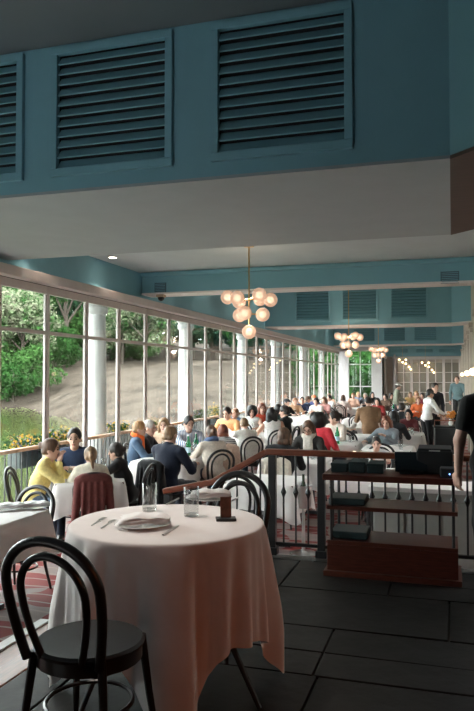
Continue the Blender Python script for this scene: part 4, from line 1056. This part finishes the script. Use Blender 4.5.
        if hair in ('short', 'bald', 'bun', 'pony'): 
            for sx in (-1, 1): G.carve(H((sx * .085, .012, -.05)), s * np.array((.03, .04, .052)), HR)
        obj('hair', mesh_np('hair', *G.net(), hair_mat(hc)), root)
    if near or mid:
        for sx in (-1, 1): obj('eye', MB().sphere(H((sx * .032, .083, .012)), .0105 * s, 10, 6).mesh('eye', EYEM, smooth=True), root)
        me = MB().sphere((0, 0, 0), 1, 10, 6); me.v = [tuple(H((p[0] * .024, .083 + p[1] * .010, -.056 + p[2] * .008))) for p in me.v]; obj('mouth', me.mesh('mouth', LIPM, smooth=True), root)
        for sx in (-1, 1):
            me = MB().tube([H((sx * .016, .092, .034)), H((sx * .034, .09, .040)), H((sx * .05, .078, .034))], .0045 * s, 6)
            obj('eyebrow', me.mesh('eyebrow', hair_mat(hc), smooth=True), root)
    if scarf:
        K = SDF(nb - .35, nb + .25, .013)
        for q in range(14):
            a0, a1 = 2 * PI * q / 14, 2 * PI * (q + 1) / 14
            f_ = lambda a: nb + s * (.075 * math.cos(a) * R_ * 1.1 + .075 * math.sin(a) * fw + (.035 - .02 * math.sin(a)) * up)
            K.cone(f_(a0), f_(a1), .034, .034, .01)
        for sx in (-.6, .5): K.cone(nb + s * (.07 * fw + .05 * sx * R_), nb + s * (.13 * fw + .07 * sx * R_ - .32 * up), .036, .034, .015, R_, 1.3)
        obj('scarf', mesh_np('scarf', *K.net(), cloth(scarf)), root)
    if cap:
        K = SDF(hc0 - .25, hc0 + .3, .012); K.ell(H((0, -.012, .065)), s * np.array((.094, .112, .075)), HR, 0, lambda q: -(q[..., 2] + .01)); K.ell(H((0, .1, .055)), s * np.array((.07, .07, .012)), HR, .01)
        obj('cap', mesh_np('cap', *K.net(), cloth(cap)), root)
    if specs:
        g = MB()
        for sx in (-1, 1):
            g.tube([H((sx * .034 + .026 * math.cos(a), .104, .01 + .022 * math.sin(a))) for a in np.linspace(0, 2 * PI, 17)[:-1]], .003, 6, closed=True); g.tube([H((sx * .06, .1, .014)), H((sx * .082, .0, .012))], .0028, 6)
        g.tube([H((-.008, .106, .014)), H((.008, .106, .014))], .003, 6); obj('glasses', g.mesh('glasses', BLACKPLASTIC), root)
    if sit and seat:
        chair(px - .0 * math.sin(head), py, head, chair_label or 'black bentwood chair under the ' + who, floor)
    return root
D = math.radians
NAVY, BLK, WHT, CRM, JEAN = (.018, .025, .055), (.012, .012, .014), (.72, .71, .69), (.62, .56, .48), (.07, .11, .19)
# --- window table in front: family of four
person('woman in the yellow sweater', 'woman in a pale yellow sweater with a brown bun, chin on her hand', 52, 439, D(72), 1.22, lean=.35, hpitch=.1, top=(.78, .66, .26), legs=(.12, .17, .25), legname='jeans', hair='bun', hc='brown', arms=((-.12, .52, .8), 'chin'), wide=.95, knee=.22)
person('man in the navy sweater', 'short-haired man in a navy sweater at the window table facing us', 75, 428, D(158), 1.30, lean=.15, hpitch=.12, top=(.025, .04, .085), hair='short', hc='dark', arms=('clasp', 'clasp'), wide=1.08)
person('child with a ponytail', 'child with a dark blond ponytail and cream sweater, back turned to us', 91, 447, D(-34), 1.14, lean=.2, hpitch=.2, top=(.66, .61, .5), legs=(.03, .04, .07), hair='pony', hc='dkblond', arms=('table', 'table'), wide=.95)
person('girl in the black sweater', 'dark-haired girl in a black sweater leaning on the table end', 116, 443, D(-96), 1.14, lean=.34, hpitch=.05, top=BLK, hair='bun', hc='dark', arms=((-.1, .5, .8), (.05, .5, .82)), wide=.95)
# --- second window table
person('woman in the orange scarf', 'ginger-haired woman in a denim jacket with a bright orange scarf', 140, 421, D(68), 1.27, lean=.12, top=(.06, .10, .16), topname='denim_jacket', hair='short', hc='fair', scarf=(.85, .16, .03), arms=('lap', 'table'))
person('grey-haired man', 'grey-haired man in a dark suit behind the orange scarf', 150, 420, D(80), 1.26, lean=.12, hyaw=.1, top=(.02, .02, .025), topname='jacket', hair='short', hc='grey', arms=('table', 'table'))
person('woman in beige', 'blond woman in a beige top at the far side of the second window table', 164, 418, D(165), 1.25, lean=.1, top=(.62, .45, .33), hair='long', hc='dkblond', arms=('table', 'table'))
person('man in the navy suit', 'close-cropped man in a dark navy suit seen from behind', 171, 425, D(20), 1.31, lean=.12, hyaw=-.1, top=(.012, .016, .032), topname='jacket', hair='bald', hc='dkblond', wide=1.15, arms=('table', 'table'))
person('man in the striped jacket', 'dark-haired man in a blue and white striped jacket over the bottles', 189, 416, D(150), 1.29, lean=.2, hyaw=-.25, hpitch=.3, topm=stripes('blue_white_stripes', (.75, .76, .78), (.12, .2, .36), 13, 'X'), topname='striped_jacket', hair='short', hc='black', arms=('table', 'reach'), wide=1.05)
person('woman in the cream cardigan', 'woman in a cream cardigan with pinned-up brown hair and blue collar', 211, 426, D(-42), 1.21, lean=.2, top=(.62, .54, .46), topname='cardigan', legs=(.03, .045, .1), hair='bun', hc='brown', scarf=(.12, .17, .3), arms=('table', 'table'))
person('woman in the striped top', 'auburn-haired woman in a black and white striped top, back turned', 223, 424, D(-20), 1.17, d=10.9, lean=.1, topm=stripes('black_white_stripes', (.03, .03, .03), (.55, .53, .5), 11, 'Z', width=.6), hair='bob', hc='auburn', arms=('table', 'table'))
# --- third window table
person('man in the white sweater', 'grey-brown haired man in a white sweater stretching an arm to the left', 244, 418, D(-38), 1.2, lean=.22, hpitch=.3, top=(.7, .68, .63), legs=(.03, .06, .09), hair='short', hc='dkblond', arms=((-.12, .72, .98), 'table'), wide=1.1)
person('man in the orange shirt', 'dark-haired man in a pale orange shirt bending over the third window table', 227, 407, D(190), 1.3, lean=.25, hpitch=.35, top=(.75, .40, .19), topname='shirt', hair='short', hc='dark', arms=('table', 'table'), wide=1.1)
person('red-haired man', 'balding red-haired man beside the man in the orange shirt', 235, 409, D(200), 1.26, d=14.9, top=(.10, .16, .25), hair='bald', hc='ginger', arms=('table', 'table'))
# --- fourth window table
person('woman with black curls', 'woman with voluminous black curls and a white sleeveless top', 252, 407, D(172), 1.25, top=WHT, sleeve='none', hair='afro', hc='black', arms=('table', 'table'))
person('woman in red', 'woman with long auburn hair in a rust red top', 262, 402, D(150), 1.3, d=16.4, top=(.42, .06, .03), hair='long', hc='auburn', arms=('lap', 'table'))
person('woman in the white dress', 'bare-armed woman in a white dress with long black hair, seen from behind', 271, 408, D(-30), 1.31, lean=.12, side=-.1, top=(.74, .71, .68), topname='dress', sleeve='none', legs=(.7, .67, .64), legname='skirt', hair='long', hc='black', skin=1, arms=((-.30, .42, .78), 'lap'))
person('man in black', 'dark-haired man in black leaning back next to the white dress', 284, 404, D(-80), 1.33, d=14.4, lean=-.05, top=(.012, .016, .016), hair='short', hc='dark', arms=('table', 'table'), wide=1.15)
person('woman with the black coat', 'black-haired woman in a black coat beside the white-dressed woman', 278, 405, D(-30), 1.3, d=15.6, top=(.02, .045, .045), topname='coat', hair='long', hc='black', arms=('lap', 'table'))
# --- far window tables
far_ = [
 ('person in the dark cap', 'person in a dark cap and black jacket at the fifth window table', 287, 398, 120, dict(top=BLK, hair='short', hc='black', cap=(.02, .02, .025))),
 ('fair man in tan', 'fair-haired man in a tan jacket by the far windows', 295, 396, 150, dict(top=(.5, .32, .2), hair='short', hc='ginger')),
 ('man in the dark suit', 'man in a dark suit and white shirt by the far windows', 302, 395, 170, dict(top=NAVY, hair='short', hc='dark')),
 ('person in dark blue', 'person in dark blue turning away by the far windows', 308, 395, 60, dict(top=(.02, .03, .06), hair='short', hc='brown')),
 ('person with orange hat', 'person in an orange hat at the last window table', 314, 392, 180, dict(top=(.06, .08, .2), hair='short', hc='brown', cap=(.75, .2, .08))),
 ('woman in white lace', 'dark-haired woman in a white dress clapping her hands, facing us', 316, 398, 190, dict(top=(.78, .72, .68), sleeve='short', hair='bun', hc='black', arms=('clasp', 'clasp'))),
 ('woman in dusty pink', 'long-haired woman in a dusty pink blouse', 324, 397, 200, dict(top=(.45, .22, .2), hair='long', hc='brown')),
 ('dark-haired man in white', 'dark-haired man in a white shirt beside the pink blouse', 329, 395, 220, dict(top=WHT, topname='shirt', hair='short', hc='dark')),
 ('woman in the pale blouse', 'brown-haired woman in a pale pink blouse, back turned', 343, 395, 10, dict(top=(.66, .52, .48), hair='bob', hc='brown')),
 ('fair guest in peach', 'fair guest in a peach top near the end window', 353, 393, 180, dict(top=(.66, .42, .32), hair='short', hc='ginger')),
 ('blond guest in blue', 'blond guest in a light blue shirt near the end window', 358, 392, 150, dict(top=(.32, .42, .6), topname='shirt', hair='bob', hc='blond')),
 ('guest in peach by the windows', 'guest in a peach shirt against the last white column', 329, 391, 180, dict(top=(.7, .42, .3), hair='short', hc='ginger')),
 ('black-haired guest', 'black-haired guest in black before the white pilasters', 372, 392, 160, dict(top=BLK, hair='long', hc='black')),
 ('guest in dark red', 'dark-haired guest in a dark red top in the far middle', 377, 398, 190, dict(top=(.3, .03, .03), hair='bob', hc='black')),
 ('guest in brown', 'brown-haired guest in a brown jacket at the far middle', 385, 394, 200, dict(top=(.12, .07, .05), hair='long', hc='dark')),
 ('woman in ochre', 'woman in an ochre top at the far right tables', 410, 392, 170, dict(top=(.42, .28, .12), hair='long', hc='dkblond')),
 ('fair woman in peach', 'fair woman in a peach top at the far right tables', 416, 391, 190, dict(top=(.6, .36, .24), hair='long', hc='blond')),
 ('woman in maroon', 'dark-haired woman in maroon at the far right tables', 422, 393, 200, dict(top=(.16, .02, .035), hair='long', hc='black')),
 ('guest in orange', 'guest in a bright orange top at the far right tables', 418, 397, 170, dict(top=(.8, .2, .07), hair='short', hc='ginger')),
 ('woman in olive', 'woman in an olive cardigan behind the white cap', 391, 393, 150, dict(top=(.2, .19, .12), hair='bob', hc='dark')),
 ('guest with grey hair', 'grey-haired guest in a black top in the far middle', 365, 393, 200, dict(top=(.05, .05, .06), hair='short', hc='grey')),
]
for (who, lab, u, v, hd, kw) in far_: person(who, lab, u, v, D(hd), 1.26, d=min(FPX * (EYE - LF - 1.26) / (v - HOR), at_lane(u, -4.75)), **kw)
# --- middle tables
person('person in black from behind', 'dark auburn haired person in black seen from behind the centre table', 284, 428, D(-2), 1.25, lean=.12, side=.1, top=(.014, .013, .014), hair='bob', hc='brown', wide=1.1, arms=('table', 'table'))
person('woman with glasses', 'brown-haired woman with glasses in a black and cream top, looking down', 308, 421, D(184), 1.25, lean=.2, hpitch=.45, top=(.03, .028, .026), scarf=(.62, .57, .5), hair='long', hc='brown', specs=True, arms=('table', 'table'))
person('guest in the red sweater', 'guest with a big black afro and a red sweater, back turned', 319, 411, D(25), 1.3, d=11.7, lean=.1, side=-.28, top=(.55, .035, .05), hair='afro', hc='black', skin=2, arms=('lap', 'lap'), wide=1.1)
person('woman in the cream top', 'woman in a cream top with dark hair tied back, looking left', 334, 410, D(205), 1.28, d=12.9, hyaw=.9, top=(.66, .57, .5), hair='bun', hc='dark', arms=('table', 'table'))
person('woman in pale grey', 'dark-haired woman in pale grey sitting behind the brown coat', 361, 409, D(215), 1.22, top=(.55, .5, .46), hair='long', hc='brown', arms=('table', 'table'))
person('person in the tan coat', 'person in a long tan coat standing bent over a table, back turned', 368, 401, D(-20), 1.50, d=14.6, lean=.33, hpitch=.6, top=(.26, .15, .085), topname='coat', legs=(.24, .14, .08), sit=False, hair='short', hc='dark', wide=1.25, arms=('hold', 'hold'))
person('woman in the grey sweater', 'auburn-haired woman in a grey sweater looking at a phone', 386, 416, D(190), 1.22, lean=.12, hpitch=.35, top=(.22, .25, .28), hair='long', hc='auburn', arms=((-.05, .33, .88), 'rest'))
person('boy in white', 'dark-haired boy in a white shirt just behind the balustrade', 376, 437, D(178), 1.10, lean=.1, hpitch=.2, top=WHT, sleeve='short', topname='shirt', hair='short', hc='dark', arms=('table', 'chin'))
person('guest in dark grey', 'dark-haired guest in dark grey seen from behind at the right tables', 394, 411, D(10), 1.26, top=(.03, .03, .035), hair='bob', hc='black', arms=('table', 'table'))
person('guest in the black jacket', 'guest in a black jacket and pale cap at the right tables', 402, 405, D(20), 1.28, d=17.0, top=(.014, .014, .016), hair='short', hc='dark', arms=('table', 'table'), wide=1.1)
person('guest in dark red stripes', 'black-haired guest in a dark red top at the right tables', 408, 413, D(190), 1.2, d=15.3, top=(.10, .018, .022), hair='bob', hc='black', arms=('table', 'table'))
# --- standing people
person('waiter', 'waiter in a white shirt and black trousers standing by the cart', 430, 389, D(60), 1.62, d=17.3, lean=.14, hpitch=.25, top=(.78, .77, .76), topname='shirt', legs=BLK, sit=False, hair='short', hc='black', skin=1, arms=('table', 'table'))
person('man in the dark suit standing', 'standing man in a dark suit behind the waiter', 435, 383, D(150), 1.76, top=(.02, .022, .03), topname='jacket', legs=BLK, sit=False, hair='short', hc='dark', arms=('down', 'table'))
person('man in the white cap', 'man in a white cap and olive shirt walking in the far middle', 398, 388, D(80), 1.68, d=26.2, top=(.24, .25, .19), topname='shirt', legs=(.04, .04, .05), sit=False, hair='short', hc='dark', cap=(.8, .78, .74), arms=('table', 'down'))
STEPY = 24.2
struct('floor_step_right', MB().box((.16, STEPY, LF + .1), (.66, 1.2, .2)).mesh('step', MAHOG, bevel=.01), 'low dark step along the right wall')
person('man in the teal shirt', 'man in a grey-teal shirt standing at the right wall below the lamps', 456.8, 375.3, D(200), 1.76, d=24.0, floor=LF + .2, top=(.13, .2, .21), topname='shirt', legs=(.03, .03, .03), sit=False, hair='short', hc='brown', arms=('down', 'down'))
person('person in the black shirt', 'person in a black short-sleeved shirt with a bare arm at the right edge', 494, 360, D(-14), 1.58, d=4.78, floor=0.0, lean=.04, top=(.01, .01, .01), sleeve='short', topname='shirt', legs=(.01, .01, .01), sit=False, skin=0, hair='short', hc='dark', arms=((-.25, .06, .80), 'down'), wide=1.1)

# ================================================================== DINING TABLES
dining_table('L', -3.87, 4.95, .93, .93, 0, 'at the far left edge, laid but empty', seed=1)
dining_table('T1', -4.01, 7.20, .76, .76, D(28), 'of the woman in yellow', seed=2)
dining_table('T2', -3.88, 9.46, .80, 1.42, 0, 'with the green bottles by the windows', seed=3)
dining_table('T3', -4.0, 12.5, .9, 1.2, 0, 'of the man in the orange shirt', seed=4)
dining_table('T4', -3.85, 14.35, .8, .8, 0, 'of the woman with black curls', seed=5)
dining_table('T5', -3.95, 16.9, .9, .9, 0, 'behind the woman in red', seed=6)
dining_table('T6', -4.4, 20.6, .9, 1.1, 0, 'of the woman in white lace', seed=7)
dining_table('T6b', -4.5, 23.8, .9, .9, 0, 'of the man in dark suit by far windows', seed=8)
dining_table('T6c', -3.6, 26.3, .8, .9, 0, 'in front of the woman in the pale blouse', seed=9)
dining_table('TC', -2.02, 7.72, .8, .75, D(-3), 'seen through the balustrade, empty', seed=10)
dining_table('T7', -2.1, 9.66, .9, .85, 0, 'of the woman with glasses', seed=11)
dining_table('T8', -1.95, 12.35, .75, .8, 0, 'of the guest in the red sweater', seed=12)
dining_table('T9', -1.95, 14.0, .75, .8, 0, 'before the person in the tan coat', seed=13)
dining_table('T10', -1.02, 11.75, .8, .9, 0, 'of the woman in the grey sweater', seed=14)
dining_table('T17', -1.0, 8.75, .75, .75, 0, 'of the boy in white', seed=15)
dining_table('T11', -.98, 14.75, .8, .9, 0, 'of the guest in dark grey', seed=16)
dining_table('T12', -1.2, 18.65, .75, .9, 0, 'of the guest in the black jacket', seed=17)
dining_table('T13', -1.75, 23.5, .9, 1.1, 0, 'in the far middle with the green bottle', seed=18)
dining_table('T14', -2.45, 19.6, .9, .9, 0, 'in the far middle, empty', seed=19)
dining_table('T15', -1.45, 28.85, 1.2, .9, 0, 'of the women at the far right', seed=20)
dining_table('T16', -3.3, 30.6, 1.2, .9, 0, 'near the end window', seed=21)
def on_table(key, dx, dy):
    x, y_, z, r = TABLES[key]; return x + dx * math.cos(r) - dy * math.sin(r), y_ + dx * math.sin(r) + dy * math.cos(r), z
z = TABLES['T2'][2]; bottle(-3.78, 10.05, z, 'green water bottle standing farther back on the second window table')
bottle(-3.74, 9.62, z, 'green water bottle standing nearer on the second window table')
x, y_ = from_view(338, 12.2); bottle(-1.93, 12.15, TABLES['T8'][2], 'green water bottle beside the guest in the red sweater')
x, y_, z = on_table('T13', -.1, -.2); bottle(x, y_, z, 'green water bottle on the far middle table')
x, y_, z = on_table('T7', .25, .1); bottle(x, y_, z, 'green water bottle between the person in black and the woman with glasses') if False else None
for key, spots, who in (('T1', ((-.22, .05), (.15, .2)), 'on the table of the woman in yellow'), ('T2', ((.1, .45), (-.25, .15), (.15, -.15), (.22, .2)), 'beside the green bottles at the windows'), ('T3', ((.2, .3), (-.15, -.2)), 'on the table of the man in the orange shirt'),
        ('T4', ((.1, .1), (-.2, -.1)), 'on the table of the woman with black curls'), ('T6', ((.2, .3), (-.1, -.2), (.1, -.4)), 'on the table of the woman in white lace'), ('T10', ((.18, .12), (-.2, -.2), (.22, -.25)), 'on the table of the woman in the grey sweater'),
        ('T11', ((.15, 0), (-.2, .2), (.2, -.3)), 'on the table of the guest in dark grey'), ('T8', ((.2, .15), (-.2, -.1)), 'on the table of the guest in the red sweater'), ('T7', ((.2, .1), (-.2, .15)), 'on the table of the woman with glasses'), ('T13', ((.2, .1), (-.2, .3)), 'on the far middle table')):
    for i, (dx, dy) in enumerate(spots):
        x, y_, z = on_table(key, dx, dy)
        put('drinking_glass' if i % 2 == 0 else 'wine_glass', glass_me if i % 2 == 0 else wine_me, ('clear tumbler ' if i % 2 == 0 else 'stemmed glass ') + ('' if i < 2 else 'nearest the aisle ') + who, 'glass', x, y_, z, 0, 'glasses ' + who)
    for i, (dx, dy) in enumerate(((-.2, -.2 if key != 'T2' else -.45), (.18, .26)) if key not in ('T1',) else ((.05, -.12),)):
        x, y_, z = on_table(key, dx, dy); put('plate', plate_me, ('white plate ' if i == 0 else 'white plate at the back ') + who, 'plate', x, y_, z, 0, 'plates ' + who)
# food
x, y_, z = on_table('T2', .05, .2)
put('bread_roll', MB().sphere((0, 0, .025), .05, 12, 8, (1.3, .8, .55)).mesh('bread', mat('bread', (.6, .34, .1), .7, var=.3, scale=20), smooth=True), 'golden bread roll beside the nearer green bottle', 'bread', x, y_, z)
# laid table at the left
zt = TABLES['L'][2]
for (u, v, lab) in ((36, 507, 'white plate at the back corner of the laid left table'), (12, 508.5, 'white plate at the left of the laid table')):
    x, y_, _ = at_height(u, v, zt); put('plate', plate_me, lab, 'plate', x, y_, zt, 0, 'plates on the laid left table')
    put('napkin', NAP, lab.replace('white plate', 'folded napkin on the plate'), 'napkin', x, y_, zt + .006, .4, 'napkins on the laid left table')
x, y_, _ = at_height(22, 510, zt); put('fork', FORK, 'steel fork between the two plates on the laid left table', 'fork', x, y_, zt, -.5)
x, y_, _ = at_height(4, 511.5, zt); put('knife', KNIFE, 'steel knife at the edge of the laid left table', 'knife', x, y_, zt, -.4)
# empty chairs
chair(-3.70, 5.36, D(182), 'empty black bentwood chair behind the laid left table', LF)
chair(-3.02, 4.72, D(-88), 'empty black bentwood chair right of the laid left table', LF) if False else None
chair(-4.0, 4.25, D(0), 'empty black bentwood chair in front of the laid left table', LF)
chair(-1.9, 13.45, D(5), 'empty black bentwood chair at the table before the tan coat', LF)
chair(-2.55, 14.1, D(90), 'empty black bentwood chair left of the table before the tan coat', LF)
chair(-2.1, 7.15, D(8), 'empty black bentwood chair in front of the empty table behind the balustrade', LF)
for (key, dx, dy, hd, where) in (('T14', 0, -.68, 0, 'before the empty far middle table'), ('T14', .7, 0, 270, 'right of the empty far middle table'), ('T14', -.7, 0, 90, 'left of the empty far middle table'), ('T13', 0, -.78, 0, 'before the far middle table with the bottle'), ('T13', .7, .1, 270, 'right of the far middle table with the bottle'),
        ('T11', .66, 0, 270, 'right of the table of the guest in dark grey'), ('T9', .62, .05, 270, 'right of the table before the tan coat'), ('T10', -.02, -.70, 0, 'nearest at the table of the woman in the grey sweater'), ('T5', .1, -.7, 0, 'before the table behind the woman in red'), ('T5', .72, .1, 270, 'right of the table behind the woman in red'), ('T16', 0, -.7, 0, 'before the table near the end window'), ('T15', -.3, -.72, 0, 'before the table of the far right women')):
    x, y_, z = on_table(key, dx, dy); chair(x, y_, D(hd), 'empty black bentwood chair ' + where, LF)
# coats over chair backs
def coat(who, label, m, dx=0, w=.19, h=.52):
    px, py, hd = PPL[who]
    K = SDF((-.4, -.45, .25), (.4, .05, 1.05), .014)
    L = (1.0, 0, 0)
    K.cone((0, -.27, .87), (0, -.30, .87 - h), .045, .035, .02, L, w / .045)
    K.cone((-w * .75, -.27, .85), (w * .75, -.27, .85), .045, .045, .03)
    for sx in (-1, 1): K.cone((sx * (w + .01), -.26, .83), (sx * (w + .05), -.30, .40), .045, .038, .02)
    for k in range(4): K.cone((-w * .7 + k * w * .45, -.315, .8), (-w * .8 + k * w * .5, -.335, .88 - h), .014, .02, .02)
    return tag(obj('coat', mesh_np('coat', *K.net(), m), None, (px, py, LF), -hd), label, 'coat', 'coats hung over chair backs')
coat('child with a ponytail', 'maroon jacket hung over the chair back of the child', cloth((.14, .042, .038), 'maroon_cloth'), w=.145, h=.46)
coat('woman in the striped top', 'beige coat hung over the chair of the woman in the striped top', cloth((.45, .32, .25), 'beige_cloth'))
coat('person in black from behind', 'cream jacket hung over the chair of the person in black', cloth((.6, .54, .46), 'cream_cloth'), w=.15, h=.42)
coat('man in the navy suit', 'black jacket hung over the chair of the man in the navy suit', cloth((.012, .012, .014), 'black_cloth'), w=.16, h=.5)
# wine cooler on its stand beyond the balustrade
x, y_ = from_view(303, 7.6)
ic = thing('ice_bucket', 'steel wine cooler on a stand behind the balustrade', 'ice bucket', (x, y_, LF))
obj('bucket', MB().lathe([(.07, .5), (.085, .52), (.1, .74), (.106, .745), (.096, .74), (.08, .53), (.001, .53)], 24, cap=False).mesh('bucket', SILVER, smooth=True), ic)
obj('stand', MB().lathe([(.15, 0), (.15, .012), (.02, .03), (.016, .48), (.07, .5)], 20).mesh('stand', SILVER, smooth=True), ic)
obj('bottle_neck', MB().lathe([(.036, .55), (.034, .72), (.015, .79), (.015, .86), (.001, .86)], 14, cap=False).mesh('bottle_neck', mat('dark_wine_glass', (.02, .03, .015), .1), smooth=True), ic)
# black serving cart and flowers near the waiter
ct = thing('serving_cart', 'black serving cart beside the waiter', 'cart', (*from_view(446, 13.6), LF), .1)
obj('top_tray', MB().box((0, 0, .95), (.5, .4, .03)).mesh('tray', BLACKPLASTIC, bevel=.006), ct); obj('body', MB().box((0, 0, .55), (.46, .36, .76)).mesh('body', BLACKPLASTIC, bevel=.008), ct)
for sx in (-1, 1):
    for sy in (-1, 1): obj('wheel', MB().sphere((sx * .2, sy * .15, .05), .05, 12, 8, (.5, 1, 1)).mesh('wheel', BLACKPLASTIC, smooth=True), ct)
obj('handle', MB().tube([(-.24, -.18, .96), (-.24, -.18, 1.08), (.24, -.18, 1.08), (.24, -.18, .96)], .012, 8).mesh('handle', RAILWOOD), ct)
x, y_ = from_view(450, 13.7)
vz = thing('flower_vase', 'small vase of orange flowers on the serving cart', 'vase', (x, y_, LF + .966))
obj('vase', MB().lathe([(.03, 0), (.045, .04), (.025, .1), (.03, .12)], 14).mesh('vase', PORCELAIN, smooth=True), vz)
obj('flowers', cloud_mesh('flowers', leaf_mat('petal_orange', (.8, .22, .05), (.7, .35, .08)), 160, [(0, 0, .2, .08, 1), (.04, .02, .24, .06, 1)], .025, 5), vz)['kind'] = 'stuff'

# added, unseen spotlight on the right-hand wall that warms the front of the cloth
t = thing('added_warm_spot', 'added unseen spotlight with an amber lens behind the viewpoint, warming the front cloth', 'wall lamp', (4.36, .2, 2.3))
aim = Vector((-1.36 - 4.36, 3.2 - .2, .35 - 2.3)).normalized(); Q_ = aim.to_track_quat('-Z', 'Y')
hd_ = obj('lamp_head', MB().lathe([(.05, -.09), (.055, .06), (.03, .09), (.001, .09)], 20, cap=False).mesh('lamp_head', BRASS, smooth=True), t, M=Q_.to_matrix().to_4x4())
obj('amber_lens', MB().lathe([(.001, -.07), (.048, -.07)], 20, cap=False).mesh('amber_lens', emit('amber_lens', (1, .3, .1), 3)), hd_)
obj('bracket', MB().tube([(0, 0, .03), (.06, 0, .05), (.14, 0, .05)], .012, 8).mesh('bracket', BRASS, smooth=True), t)
ld = bpy.data.lights.new('added_warm_spot_lamp', 'SPOT'); ld.energy = WARM_FILL_W; ld.color = (1, .24, .07); ld.spot_size = .62; ld.spot_blend = .9; ld.shadow_soft_size = .05
lo = bpy.data.objects.new('added_warm_spot_lamp', ld); COL.objects.link(lo); lo.parent = t; lo.location = aim * .11; lo.rotation_mode = 'QUATERNION'; lo.rotation_quaternion = Q_
# extra ceiling spot, out of view, added to brighten the round table
t = thing('added_table_spot', 'added unseen ceiling spotlight brightening the round table', 'downlight', (-2.3, 3.2, 4.152))
obj('lens', dl_me, t); obj('trim_ring', dr_me, t)
ld = bpy.data.lights.new('added_table_spot_lamp', 'SPOT'); ld.energy = TABLE_FILL_W; ld.spot_size = .52; ld.spot_blend = .95; ld.color = (1, .88, .78); ld.shadow_soft_size = .12
lo = bpy.data.objects.new('added_table_spot_lamp', ld); COL.objects.link(lo); lo.parent = t; lo.location = (0, 0, -.03); lo.rotation_euler = (0, math.radians(-15), 0)
